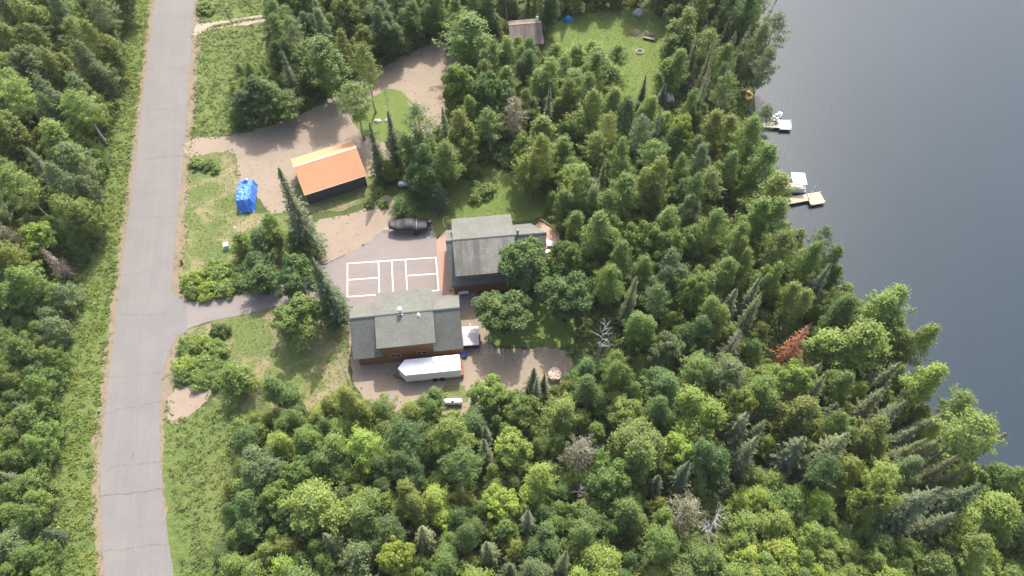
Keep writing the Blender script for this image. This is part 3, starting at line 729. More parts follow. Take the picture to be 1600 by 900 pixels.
for i in range(ns - 1):
    for k in range(nr):
        a = i * nr + k; b2 = i * nr + (k + 1) % nr; fs.append((a, b2, b2 + nr, a + nr))
fs += [tuple(range(nr)), tuple((ns - 1) * nr + k for k in range(nr - 1, -1, -1))]
m = MB(); m.add(vs, fs); m.build('cover', M['tarp_black'], Bt, True)
for x, ww in ((-1.0, 1.1), (1.0, 1.19)):
    m = MB(); m.tube([(x, ww * math.cos(a), 1.05 + 0.98 * max(0, math.sin(a)) ** 0.8 * (0.78 if x < 0 else 0.72)) for a in np.linspace(0.05, math.pi - 0.05, 14)], 0.03, 6); m.build('strap', M['grey_paint'], Bt)
m = MB(); m.box(2.72, 3.0, -0.25, 0.25, 0.7, 1.35); m.lathe([(0.14, 0), (0.34, 0.08), (0.36, 0.4), (0.28, 0.62), (0.05, 0.68)], 14, Matrix.Translation((3.1, 0, 1.25))); m.box(2.98, 3.16, -0.08, 0.08, 0.35, 1.3)
ob = m.build('outboard_motor', M['black'], Bt)
m = MB(); m.tube([(3.1, 0, 0.4), (3.35, 0, 0.4)], 0.07, 8)
for k in range(3): m.box(-0.03, 0.03, 0.05, 0.26, -0.06, 0.06, Matrix.Translation((3.38, 0, 0.4)) @ Matrix.Rotation(k * 2.094, 4, 'X'))
m.build('propeller', M['steel'], ob)
m = MB()
for y in (-0.75, 0.75): m.tube([(-2.6, y * 0.6, 0.45), (-1.5, y, 0.45), (2.4, y, 0.45)], 0.05, 6)
m.tube([(-4.3, 0, 0.45), (-2.4, 0, 0.45)], 0.05, 6); m.tube([(-2.6, -0.45, 0.45), (-2.6, 0.45, 0.45)], 0.05, 6); m.tube([(0.8, -1.1, 0.36), (0.8, 1.1, 0.36)], 0.05, 6)
m.build('trailer_frame', M['steel'], Bt)
for y in (-1.25, 1.25): wheel(Bt, 0.8, y, 0.34, 0.2, 1)
m = MB(); m.box(0.3, 1.3, -1.4, -1.12, 0.72, 0.78); m.build('fender', M['black'], Bt)
m = MB(); m.box(0.3, 1.3, 1.12, 1.4, 0.72, 0.78); m.build('fender', M['black'], Bt)

# ------------------------------------------------------------------ blue tarp heap
tl = empty('tarp_covered_trailer', (-43.95, 74.2, 0), R(8), 'trailer load wrapped in a bright blue tarp at the edge of the gravel yard', 'trailer')
nu, nv = 30, 44
vs, fs = [], []
for j in range(nv):
    for i in range(nu):
        a = i / (nu - 1) * 2 - 1; t = j / (nv - 1) * 2 - 1   # t: -1 front (south) .. 1 back
        y = t * 3.05; x = a * 1.5
        ex = max(0, (abs(a) - 0.80) / 0.20); ey = max(0, (-t - 0.62) / 0.38); eb = max(0, (t - 0.88) / 0.12)
        z = 2.0 + 0.12 * (1 - a * a)
        if t > 0.45: z -= 0.55 * min(1, (t - 0.45) / 0.12)
        if 0.62 < t < 0.86 and -0.45 < a < 0.25: z -= 0.4
        z *= (1 - 0.9 * ex ** 1.3) * (1 - 0.85 * eb ** 1.3)
        z *= 1 - 0.96 * min(1, ey * (0.85 + 0.5 * abs(a - 0.35))) ** 1.1
        p = Vector((x * 1.6, y * 1.6, 0))
        z += 0.22 * noise.noise(p * 1.3) + 0.12 * noise.noise(p * 2.9) + 0.05 * abs(math.sin(y * 2.2 + a * 3))
        x *= (1.0 - 0.09 * (1 - ex)) * (1 - 0.3 * ey * (0.3 + abs(a)) * (1 if a < 0 else 0.25)); x += 0.06 * noise.noise(Vector((y * 1.7, a, 3)))
        y += 0.12 * noise.noise(Vector((x * 2, t, 9))) - 0.5 * ey * max(0, 0.5 - abs(a - 0.45))
        vs.append((x, y, max(z, 0.03 + 0.02 * random.random())))
for j in range(nv - 1):
    for i in range(nu - 1):
        a = j * nu + i; fs.append((a, a + 1, a + nu + 1, a + nu))
m = MB(); m.add(vs, fs); m.build('tarp', M['tarp_blue'], tl, True)
m = MB(); m.tube([(-0.45, 2.6, 0.5), (-0.25, 4.1, 0.5)], 0.06, 6); m.tube([(0.3, 2.6, 0.5), (-0.25, 4.1, 0.5)], 0.06, 6); m.tube([(-0.25, 3.7, 0.02), (-0.25, 3.7, 0.9)], 0.05, 6); m.build('drawbar', M['rust'], tl)
m = MB(); m.lathe([(0.12, 0), (0.16, 0.05), (0.16, 0.45), (0.1, 0.5)], 12, Matrix.Translation((-0.1, 3.45, 0.56))); m.build('gas_bottle', M['white'], tl, True)
jb = MB()
for k in range(9):
    mt = Matrix.Translation((-0.55 + 0.13 * k, 3.15 + 0.35 * random.random(), 0.35 + 0.25 * random.random())) @ Matrix.Rotation(random.uniform(0, 3), 4, 'Z') @ Matrix.Rotation(random.uniform(-0.6, 0.6), 4, 'Y')
    jb.box(-0.35, 0.35, -0.06, 0.06, -0.04, 0.04, mt)
jb.build('loose_boards', M['wood_red'], tl)

# ------------------------------------------------------------------ small roadside things
p = empty('utility_pedestal', (-45.0, 64.1, 0), 0.3, 'pale green utility box standing on the dry lawn beside the shrubs', 'utility box')
m = MB(); m.box(-0.36, 0.36, -0.36, 0.36, 0.1, 0.85); m.build('cabinet', M['pedestal'], p, bevel=0.03)
m = MB(); m.box(-0.4, 0.4, -0.4, 0.4, 0.855, 0.92); m.build('lid', M['pedestal'], p, bevel=0.02)
m = MB(); m.box(-0.45, 0.45, -0.45, 0.45, 0, 0.098); m.build('plinth', M['stone'], p)
p = empty('roadside_stump', (-51.4, 61.0, 0), 0.2, 'rust brown wooden stub leaning on the lawn at the road edge', 'stump')
m = MB(); m.tube([(0, 0, -0.1), (0.12, 0.05, 0.5), (0.3, 0.1, 0.95)], [0.22, 0.17, 0.1], 9); m.build('stub', M['wood_red'], p)
m = MB(); m.tube([(0.05, 0, 0.3), (-0.35, 0.15, 0.75)], [0.09, 0.04], 7); m.build('snapped_limb', M['wood_red'], p)
p = empty('marker_post', (-44.2, 67.3, 0), 0, 'short white marker post among the shrubs below the blue tarp', 'post')
m = MB(); m.tube([(0, 0, 0), (0, 0, 1.0)], 0.06, 8); m.build('post', M['white'], p)
m = MB(); m.lathe([(0.13, 0), (0.15, 0.1), (0.05, 0.2)], 10, Matrix.Translation((0, 0, 1.0))); m.build('cap', M['white'], p, True)
m = MB(); m.tube([(0.55, 0.95, 0.05), (0.1, 1.1, 0.06), (-0.3, 0.8, 0.05), (-0.35, 0.2, 0.05), (-0.1, -0.5, 0.05), (0.25, -1.1, 0.05)], 0.09, 8); o = m.build('garden_hose', M['hose']); o.location = (-10.9, 69.2, 0.01); tag(o, 'curl of tan hose lying on the grass behind the covered boat', 'hose')
def boulder(name, p, sx, sy, sz, mat, label, cat, seed):
    bm = bmesh.new(); bmesh.ops.create_icosphere(bm, subdivisions=3, radius=1)
    for v in bm.verts:
        k = 1 + 0.28 * noise.noise(v.co * 1.4 + Vector((seed, 0, 0))) + 0.1 * noise.noise(v.co * 4 + Vector((seed, 5, 0)))
        v.co = Vector((v.co.x * sx, v.co.y * sy, max(-0.1, v.co.z * sz))) * k
    me = bpy.data.meshes.new(name); bm.to_mesh(me); bm.free(); me.materials.append(mat)
    o = bpy.data.objects.new(name, me); COL.objects.link(o); o.location = p; tag(o, label, cat)
boulder('boulder', (-24.3, 92.3, 0), 0.7, 0.5, 0.5, M['stone'], 'pale boulder in the green circle inside the gravel loop, left one', 'boulder', 1)
boulder('boulder', (-22.6, 92.6, 0), 0.5, 0.4, 0.35, M['stone'], 'smaller pale boulder right of the first in the green circle', 'boulder', 4)
boulder('boulder', (25.9, 123.8, 0), 1.1, 0.9, 1.0, M['stone'], 'big whitish boulder at the wood edge behind the neighbour lawn', 'boulder', 8)
# round stack of split logs
p = empty('log_stack', (5.95, 41.7, 0), 0, 'round pale heap of split firewood at the end of the gravel yard', 'firewood')
m = MB()
m.lathe([(0.75, 0), (0.85, 0.3), (0.82, 0.75)], 24); m.build('stack_core', M['wood_grey'], p)
m = MB()
for k in range(150):
    a = random.uniform(0, 6.283); rr = 0.86 * math.sqrt(random.random()); l = random.uniform(0.3, 0.48); ww = random.uniform(0.05, 0.1)
    mt = Matrix.Translation((rr * math.cos(a), rr * math.sin(a), 0.86 + 0.35 * (1 - (rr / 0.9) ** 2) + random.uniform(-0.05, 0.05))) @ Matrix.Rotation(R(90) + random.uniform(-0.35, 0.35), 4, 'Z') @ Matrix.Rotation(random.uniform(-0.25, 0.25), 4, 'Y')
    m.prism([(-ww, -ww * 0.7), (ww, -ww * 0.7), (0, ww)], -l / 2, l / 2, 'x', mt)
for k in range(60):
    a = random.uniform(0, 6.283); z = random.uniform(0.1, 0.75); ww = random.uniform(0.06, 0.1)
    mt = Matrix.Rotation(a, 4, 'Z') @ Matrix.Translation((0.8, 0, z))
    m.prism([(-ww, -ww * 0.7), (ww, -ww * 0.7), (0, ww)], -0.1, 0.14, 'x', mt)
m.build('split_logs', M['split'], p)

# ------------------------------------------------------------------ docks and boats
def dock(name, polys, z, mat, posts, label):
    d = empty(name, (polys[0][0][0], polys[0][0][1], 0), 0, label, 'dock')
    ox, oy = polys[0][0]
    for pl in polys:
        m = MB(); m.prism([(x - ox, y - oy) for x, y in pl], z - 0.14, z, 'z'); m.build('platform', mat, d)
    for x, y in posts:
        m = MB(); m.tube([(x - ox, y - oy, -2.5), (x - ox, y - oy, z + 0.25)], 0.06, 8); m.build('post', M['steel'], d)
    return d
q = lambda *ps: [gp(x, y, -0.35) for x, y in ps]
d1 = dock('dock', [q((1267, 320.5), (1290, 316.5), (1281, 299.5), (1260, 303)), q((1265.7, 312.6), (1243, 317), (1210, 322), (1207, 314), (1239, 306.5), (1260.3, 303.2))], -0.35, M['plank'], q((1268, 319), (1289, 315), (1281, 301), (1262, 304), (1244, 315), (1225, 318)), 'tan wooden dock with an L shaped end beside the pontoon boat')
m = MB(); a = Vector((*gp(1266, 303, -0.35), -0.35)); a0 = Vector((d1.location.x, d1.location.y, 0)); a = a - a0
m.tube([a, a + Vector((0.4, 0.3, 1.6))], 0.05, 6); m.build('mooring_pole', M['white'], d1)
d2 = dock('dock', [q((1218.2, 202), (1237, 202.5), (1236, 187.5), (1215, 187)), q((1217.8, 199.5), (1186, 198), (1160, 196), (1160, 189.5), (1185, 191.8), (1215.2, 190.5))], -0.35, M['plank_pale'], q((1219, 201), (1236, 201), (1235, 188.5), (1216, 188.5), (1190, 197)), 'pale straight dock reaching out from the trees above the pontoon boat')
pw = gp(1213, 190.5, -0.35); chair((pw[0], pw[1], -0.35), 2.2, 'white chair standing on the pale straight dock', M['white'])
# watercraft by the pale dock
ww = empty('water_scooter', (*gp(1212.5, 184.5, -0.9), -0.95), R(35), 'small white water scooter moored beside the pale straight dock', 'boat')
m = MB(); m.add([(-1.3, -0.45, 0.1), (-1.3, 0.45, 0.1), (0.5, 0.5, 0.1), (1.5, 0, 0.3), (0.5, -0.5, 0.1), (-1.3, -0.5, 0.5), (-1.3, 0.5, 0.5), (0.5, 0.55, 0.55), (1.6, 0, 0.6), (0.5, -0.55, 0.55)],
      [(0, 1, 2, 3, 4), (9, 8, 7, 6, 5), (0, 5, 6, 1), (1, 6, 7, 2), (2, 7, 8, 3), (3, 8, 9, 4), (4, 9, 5, 0)]); m.build('hull', M['white'], ww, bevel=0.05)
m = MB(); m.box(-1.1, 0.2, -0.2, 0.2, 0.52, 0.85); m.build('seat', M['grey_paint'], ww, bevel=0.05)
m = MB(); m.box(0.25, 0.9, -0.25, 0.25, 0.56, 1.0); m.tube([(0.4, -0.4, 1.1), (0.4, 0.4, 1.1)], 0.04, 6); m.build('console', M['white'], ww, bevel=0.04)
# pontoon boat
pc = gp(1229, 290, -0.4)
Pb = empty('pontoon_boat', (pc[0], pc[1], -0.95), R(-4), 'white pontoon boat with a beige canopy moored beside the tan dock', 'boat')
for y in (-0.95, 0.95):
    m = MB(); m.tube([(-3.0, y, 0.2), (2.4, y, 0.2), (2.95, y, 0.3), (3.2, y, 0.42)], [0.3, 0.3, 0.2, 0.06], 14); m.build('float', M['silver'], Pb, True)
m = MB(); m.box(-3.0, 2.8, -1.25, 1.25, 0.5, 0.58); m.build('deck', M['canvas'], Pb)
rl = MB()
for a, b in (((-2.95, -1.2), (2.7, -1.2)), ((2.7, -1.2), (2.7, 1.2)), ((2.7, 1.2), (-2.95, 1.2)), ((-2.95, 1.2), (-2.95, -1.2))):
    for z in (0.62, 1.25): rl.tube([(*a, z), (*b, z)], 0.035, 6)
    n = 6
    for k in range(n): rl.tube([(a[0] + (b[0] - a[0]) * k / n, a[1] + (b[1] - a[1]) * k / n, 0.6), (a[0] + (b[0] - a[0]) * k / n, a[1] + (b[1] - a[1]) * k / n, 1.25)], 0.03, 5)
rl.box(-2.93, 2.68, -1.21, -1.19, 0.65, 1.2); rl.box(-2.93, 2.68, 1.19, 1.21, 0.65, 1.2)
rl.build('railing', M['white'], Pb)
for x0, x1, y0, y1 in ((-2.8, -0.9, 0.65, 1.15), (-2.8, -1.2, -1.15, -0.65), (1.6, 2.5, 0.6, 1.15), (0.9, 2.5, -1.15, -0.6)):
    m = MB(); m.box(x0, x1, y0, y1, 0.582, 0.98); m.build('bench', M['white'], Pb, bevel=0.06)
m = MB(); m.box(-0.3, 0.3, -0.9, -0.2, 0.582, 1.4); m.build('console', M['grey_paint'], Pb, bevel=0.05)
m = MB(); m.slab((0.25, -1.3, 2.5), (2.6, -1.3, 2.45), (2.6, 1.3, 2.45), (0.25, 1.3, 2.5), 0.06); m.build('canopy', M['canvas'], Pb)
for y in (-1.2, 1.2):
    m = MB()
    for x in (0.35, 2.5): m.tube([(1.4, y, 1.25), (x, y, 2.42)], 0.025, 6)
    m.build('canopy_frame', M['steel'], Pb)
m = MB(); m.box(-3.4, -3.02, -0.2, 0.2, 0.4, 1.3); m.build('outboard_motor', M['black'], Pb, bevel=0.06)
# yellow raft on the shore
py_ = gp(1165, 149, -0.3)
yr = empty('inflatable_raft', (py_[0], py_[1], -0.75), R(10), 'yellow inflatable raft lying at the shore above the pale dock', 'raft')
m = MB()
ring = [(1.05, -0.75), (1.2, 0), (1.05, 0.75), (0, 0.9), (-1.05, 0.75), (-1.2, 0), (-1.05, -0.75), (0, -0.9), (1.05, -0.75)]
m.tube([(x, y, 0.35) for x, y in ring], 0.32, 12); m.build('tube', M['yellow'], yr, True)
m = MB(); m.box(-0.85, 0.85, -0.6, 0.6, 0.12, 0.3); m.build('floor', M['yellow'], yr, bevel=0.05)
m = MB(); m.box(-0.2, 0.2, -0.6, 0.6, 0.302, 0.55); m.build('thwart', M['canvas'], yr, bevel=0.05)
def rowboat(p, rz, ln, wd, mat, label, upside):
    e = empty('rowing_boat', p, rz, label, 'boat')
    vs, fs = [], []; n = 14; kx = 9
    for i in range(n):
        t = i / (n - 1); hw = wd / 2 * (1 - max(0, (t - 0.45) / 0.55) ** 2.2) * (0.85 + 0.15 * min(1, t / 0.3)) + 0.02
        for k in range(kx):
            a = math.pi * k / (kx - 1)
            vs.append((-ln / 2 + ln * t, hw * math.cos(a), (0.5 * math.sin(a) ** 0.7 if upside else 0.5 - 0.5 * math.sin(a) ** 0.7) + 0.04))
    for i in range(n - 1):
        for k in range(kx - 1):
            a = i * kx + k; fs.append((a, a + 1, a + kx + 1, a + kx))
    fs.append(tuple(range(kx)))
    m = MB(); m.add(vs, fs); h = m.build('hull', mat, e, True); md = h.modifiers.new('thick', 'SOLIDIFY'); md.thickness = 0.03
    m = MB(); m.tube([(-ln / 2, 0, 0.57 if upside else 0.02), (ln * 0.42, 0, 0.57 if upside else 0.02)], 0.035, 6); m.build('keel', mat, e)
    if not upside:
        m = MB()
        for x in (-ln * 0.3, 0): m.box(x - 0.12, x + 0.12, -wd * 0.42, wd * 0.42, 0.38, 0.41)
        m.build('thwart', M['wood_grey'], e)
rowboat((29.1, 99.2, 0), R(100), 4.0, 1.5, M['tank_grey'], 'pale grey upturned rowing boat at the end of the neighbour lawn', True)
rowboat((*gp(1164, 182, -0.8), -0.85), R(80), 3.0, 1.2, M['white'], 'small white open boat at the shore below the yellow raft', False)
chair((32.1, 101.3, 0), 2.6, 'grey garden chair between the upturned boat and the shore trees', M['tank_grey'])
chair((33.2, 101.3, 0), 3.4, 'white garden chair right of the grey one near the upturned boat', M['white'])
# dark car under the trees
Cr = empty('parked_car', (34.9, 74.6, 0), R(92), 'dark blue car mostly hidden under trees near the tan dock', 'car')
m = MB(); m.prism([(-2.15, 0.35), (2.15, 0.35), (2.2, 0.8), (1.2, 0.95), (-2.0, 0.98), (-2.2, 0.8)], -0.88, 0.88, 'y'); m.build('body', M['car_paint'], Cr, bevel=0.08)
m = MB(); m.prism([(-1.9, 0.985), (1.0, 0.985), (0.35, 1.5), (-1.5, 1.52)], -0.76, 0.76, 'y'); cb = m.build('cabin', M['car_paint'], Cr, bevel=0.06)
m = MB(); m.slab((0.42, -0.68, 1.48), (1.0, -0.7, 1.02), (1.0, 0.7, 1.02), (0.42, 0.68, 1.48), 0.02); m.build('windscreen', M['glass'], cb)
for x in (-1.35, 1.35):
    for y in (-0.86, 0.86): wheel(Cr, x, y, 0.33, 0.2, 1)
for y in (-0.6, 0.6):
    m = MB(); m.box(2.15, 2.23, y - 0.15, y + 0.15, 0.62, 0.76); m.build('headlight', M['white'], Cr)
st = empty('wooden_steps', (35.0, 70.2, 0), R(94), 'red brown wooden steps leading down beside the dark blue car', 'steps')
for k in range(9):
    m = MB(); m.box(-2.0 + 0.45 * k, -1.6 + 0.45 * k, -0.55, 0.55, 0.42 - 0.04 * k, 0.48 - 0.04 * k); m.build('tread', M['wood_red'], st)
for y in (-0.6, 0.6):
    m = MB(); m.slab((-2.1, y - 0.04, 0.5), (2.1, y - 0.04, 0.14), (2.1, y + 0.04, 0.14), (-2.1, y + 0.04, 0.5), 0.14); m.build('stringer', M['wood_red'], st)

# ------------------------------------------------------------------ neighbour's place
N_ = empty('neighbour_cabin', (0.3, 114.0, 0), R(8), 'small cabin with a weathered brown shingle roof beside the neighbour lawn', 'cabin')
zr, hd, ze = 4.6, 3.9, 2.6; sl = (zr - ze) / hd
wl = MB(); wl.prism([(-3.5, 0), (3.5, 0), (3.5, zr - 3.5 * sl - 0.14), (0, zr - 0.14), (-3.5, zr - 3.5 * sl - 0.14)], -0.6, 5.1); wl.build('wall', M['log_dark'], N_)
gable_slabs(N_, -1.0, 5.4, zr, hd, ze, M['brown_roof'], 0.14)
r = MB(); r.prism([(-0.18, zr - 0.03), (0, zr + 0.08), (0.18, zr - 0.03)], -1.0, 5.4); r.build('ridge_cap', M['trim'], N_)
m = MB(); m.tube([(4.7, 0.5, 3.9), (4.7, 0.5, 5.2)], 0.14, 10); f_ = m.build('flue', M['white'], N_, True)
m = MB(); m.lathe([(0.26, 0), (0.26, 0.2), (0.05, 0.35)], 12, Matrix.Translation((4.7, 0.5, 5.2))); m.build('flue_cap', M['white'], f_, True)
cv = empty('camper_trailer', (7.3, 124.6, 0), R(86), 'pale grey camper trailer half hidden among trees behind the brown roofed cabin', 'trailer')
m = MB(); m.prism([(-2.3, 0.5), (2.1, 0.5), (2.4, 1.2), (2.2, 2.4), (-2.2, 2.5), (-2.4, 1.4)], -1.0, 1.0, 'y'); m.build('body', M['tank_grey'], cv, bevel=0.08)
m = MB(); m.box(-0.4, 0.3, -0.3, 0.3, 2.48, 2.62); m.build('roof_hatch', M['white'], cv)
m = MB(); m.box(0.4, 1.3, -1.02, -1.003, 1.3, 1.9); m.build('window', M['glass'], cv)
for y in (-0.95, 0.95): wheel(cv, -0.2, y, 0.32, 0.2, 1)
boulder('tarp_bundle', (11.4, 121.4, 0), 0.95, 0.8, 1.1, plain('cyan_tarp', (0.02, 0.22, 0.50), 0.4, bs=0.5), 'bundle under a bright blue tarp at the far edge of the lawn', 'tarp', 13)
bp = empty('brush_pile', (24.8, 117.4, 0), 0, 'pile of grey cut branches on the neighbour lawn', 'brush pile')
m = MB()
for k in range(70):
    a = random.uniform(0, 3.14); rr = random.uniform(0, 1.0); b2 = random.uniform(0, 6.28); l = random.uniform(0.6, 1.5); z = random.uniform(0.08, 0.7) * (1.15 - rr)
    c = Vector((rr * 1.4 * math.cos(b2), rr * math.sin(b2), z)); dd = Vector((math.cos(a), math.sin(a), random.uniform(-0.15, 0.25))) * l / 2
    m.tube([c - dd, c + dd], [0.045, 0.02], 5)
m.build('branches', M['wood_grey'], bp)
bn = empty('garden_bench', (27.3, 115.6, 0), R(-20), 'weathered wooden bench beside the brush pile on the neighbour lawn', 'bench')
m = MB()
for k in range(4): m.box(-1.2, 1.2, -0.5 + 0.22 * k, -0.32 + 0.22 * k, 0.45, 0.5)
m.build('seat', M['wood_grey'], bn)
m = MB()
for k in range(3): m.box(-1.2, 1.2, 0.42, 0.47, 0.58 + 0.2 * k, 0.73 + 0.2 * k)
m.build('backrest', M['wood_grey'], bn)
for x in (-1.0, 1.0):
    m = MB(); m.box(x - 0.05, x + 0.05, -0.5, 0.5, 0, 0.44); m.box(x - 0.05, x + 0.05, 0.35, 0.415, 0.45, 1.2); m.build('leg', M['wood_grey'], bn)
fp = empty('fire_pit', (25.0, 111.6, 0), 0, 'dark round fire pit ring on the neighbour lawn', 'fire pit')
m = MB(); m.lathe([(0.62, 0), (0.72, 0), (0.72, 0.3), (0.62, 0.3), (0.6, 0.05)], 24); m.build('ring', M['stone'], fp)
m = MB(); m.lathe([(0.02, 0.03), (0.6, 0.03), (0.55, 0.07), (0.02, 0.12)], 20); m.build('ash_bed', M['ash'], fp)
gs = empty('tool_shed', (-11.6, 112.6, 0), R(15), 'tiny dark shed with a pale grey roof at the end of the gravel loop', 'shed')
m = MB(); m.prism([(-0.9, 0), (0.9, 0), (0.9, 1.9), (-0.9, 2.1)], -1.0, 1.0, 'x'); m.build('wall', M['dark_box'], gs)
m = MB(); m.slab((-1.15, -1.1, 2.22), (1.15, -1.1, 2.22), (1.15, 1.1, 1.98), (-1.15, 1.1, 1.98), 0.08); m.build('roof', M['tank_grey'], gs)
m = MB(); m.box(-0.4, 0.4, -0.96, -0.905, 0.05, 1.8); m.build('door', M['grey_paint'], gs)

# ------------------------------------------------------------------ vegetation meshes
def fib(n):
    return rng.normal(size=(n, 3))
def unit(a): return a / (np.linalg.norm(a, axis=1, keepdims=True) + 1e-9)
def broad_crown(name, h, r, zb, nl, npl, leaf, lob=(0.26, 0.42), fill=(0.5, 0.95), widest=0.5, seed=0, mat='leaf'):
    zc = zb + (h - zb) * widest; up = h - zc; dn = zc - zb
    d = unit(fib(nl)); d[:, 2] = np.where((d[:, 2] < -0.55), -d[:, 2], d[:, 2])
    k = np.array([0.95 + 0.33 * noise.noise(Vector(x) * 1.6 + Vector((seed * 3.1, 0, 0))) for x in d])
    f = rng.uniform(fill[0], fill[1], nl) * k
    lr = rng.uniform(lob[0], lob[1], nl) * r
    cen = np.stack([d[:, 0] * r * f, d[:, 1] * r * f, zc + np.where(d[:, 2] > 0, up, dn) * d[:, 2] * f * 0.92], 1)
    dd = unit(fib(nl * npl)); idx = np.repeat(np.arange(nl), npl)
    rad = lr[idx] * rng.uniform(0.55, 1.08, nl * npl)
    c = cen[idx] + dd * rad[:, None] * np.array([1, 1, 0.82])
    n = dd * 0.6 + np.array([0, 0, 0.75]) + rng.normal(size=(nl * npl, 3)) * 0.38
    s = rng.uniform(0.7, 1.3, nl * npl) * leaf
    me = quads_mesh(name, c, n, s, 0.6); me.materials.append(M[mat])
    return me, cen
def spray_crown(name, h, r, zb, nb, npl, leaf, widest=0.4, seed=0, lift=(0.25, 0.95), spread=0.13, power=0.8):
    """leafy sprays on rising limbs: feathery, uneven outline"""
    H_ = h - zb; tips = []; C, N, T = [], [], []
    for k in range(nb):
        t = min(0.985, max(0.02, (k + rng.uniform(0, 1)) / nb)) ** 0.85       # height of the tip along the crown
        a = k * 2.39996 + rng.uniform(-0.5, 0.5)
        prof = (t / widest) ** 0.6 if t < widest else max(0.0, 1 - ((t - widest) / (1 - widest)) ** 2.1) ** power
        lump = 0.95 + 0.75 * noise.noise(Vector((math.cos(a) * 1.1, math.sin(a) * 1.1, t * 2.4)) + Vector((seed * 3.7, 0, 0)))
        rad = r * prof * lump * rng.uniform(0.6, 1.15) + 0.12
        tip = np.array([math.cos(a) * rad, math.sin(a) * rad, zb + t * H_ + rng.normal(0, 0.15)])
        root = np.array([0, 0, max(zb * 0.7, tip[2] - rad * rng.uniform(*lift) - 0.5)])
        tips.append(tip); ax = tip - root; L_ = np.linalg.norm(ax) + 1e-6
        u = np.sqrt(rng.uniform(0.10, 1.0, npl)) if rad > 0.8 else rng.uniform(0.2, 1.02, npl)
        sp = (spread * r + 0.10) * (1.15 - 0.75 * u)
        off_ = rng.normal(size=(npl, 3)) * sp[:, None] * np.array([1, 1, 0.75])
        p = root + ax * u[:, None] + off_; p[:, 2] -= 0.12 * (u - 0.5) * rad
        C.append(p); d = off_ / (np.linalg.norm(off_, axis=1, keepdims=True) + 1e-6)
        N.append(d * 0.45 + ax / L_ * 0.35 + np.array([0, 0, 0.75]) + rng.normal(size=(npl, 3)) * 0.4)
        T.append(np.tile(ax / L_, (npl, 1)) + rng.normal(size=(npl, 3)) * 0.6)
    C, N, T = np.concatenate(C), np.concatenate(N), np.concatenate(T)
    me = quads_mesh(name, C, N, rng.uniform(0.65, 1.3, len(C)) * leaf, 0.55, T); me.materials.append(M['leaf'])
    return me, np.array(tips)
def trunk_mesh(name, h, r0, cen, mat, top=0.86, nl=7, wob=0.25):
    m = MB(); z = np.linspace(-0.2, h * top, 9)
    ax = [(wob * noise.noise(Vector((t * 0.3, h, r0 * 9))), wob * noise.noise(Vector((t * 0.3, 5 + h, 2))), t) for t in z]
    m.tube(ax, [r0 * (1.25 if i == 0 else 1) * (1 - 0.85 * i / 8) for i in range(9)], 8)
    if len(cen):
        for i in rng.choice(len(cen), min(nl, len(cen)), replace=False):
            c = Vector(cen[i]); zs = max(h * 0.22, c.z - (c.xy.length) * 1.1)
            zs = min(zs, h * top * 0.9); a = Vector((0, 0, zs)); mid = a.lerp(c, 0.5) + Vector((0, 0, -0.15))
            rr = r0 * (1 - 0.85 * zs / (h * top)) * 0.55
            m.tube([a, mid, c], [rr, rr * 0.7, rr * 0.3], 5)
    me = bpy.data.meshes.new(name); me.from_pydata(m.v, [], m.f); me.polygons.foreach_set('use_smooth', [True] * len(me.polygons)); me.materials.append(M[mat])
    return me
def spruce_crown(name, h, r, zb, lev=0.42, nb=10, droop=0.25, q=15, sz=0.26, power=0.85, mat='needle', keep=1.0):
    C, N, T, S = [], [], [], []
    z = zb
    while z < h - 0.1:
        t = (z - zb) / (h - zb)
        R0 = r * (1 - t) ** power * (0.55 + 0.45 * min(1, t / 0.08)) * random.uniform(0.8, 1.1) + 0.08
        n = max(4, int(nb * (0.5 + 0.5 * (1 - t))))
        a0 = random.uniform(0, 6.28)
        for k in range(n):
            if random.random() > keep: continue
            a = a0 + 6.283 * k / n + random.uniform(-0.25, 0.25); L_ = R0 * random.uniform(0.55, 1.22)
            dirv = Vector((math.cos(a), math.sin(a), 0)); side = Vector((-math.sin(a), math.cos(a), 0))
            m_ = max(3, int(q * (0.35 + 0.65 * L_ / r)))
            for j in range(m_):
                u_ = (j + random.random()) / m_
                u_ = 0.12 + 0.88 * u_
                w_ = (1 - u_) * 0.34 * L_ + 0.06
                o = random.uniform(-1, 1) * w_
                zz = z - droop * L_ * u_ * u_ + 0.12 * L_ * max(0, u_ - 0.75) * 2 - abs(o) * 0.25
                p = dirv * (L_ * u_) + side * o
                C.append((p.x, p.y, zz)); tv = dirv * 0.9 + side * (o / (w_ + 0.01)) * 0.8 + Vector((0, 0, -0.25))
                T.append(tuple(tv)); N.append((random.gauss(0, 0.35) + dirv.x * 0.35, random.gauss(0, 0.35) + dirv.y * 0.35, 1.0)); S.append(sz * random.uniform(0.7, 1.25) * (0.6 + 0.4 * (1 - t)))
        z += lev * random.choice((0.7, 0.8, 1.0, 1.5))
    for k in range(14):
        C.append((random.gauss(0, 0.05), random.gauss(0, 0.05), h - 0.5 * random.random())); T.append((0, 0, 1)); N.append((random.gauss(0, 1), random.gauss(0, 1), 0.2)); S.append(0.2)
    me = quads_mesh(name, np.array(C), np.array(N), np.array(S), 0.42, np.array(T)); me.materials.append(M[mat]); return me
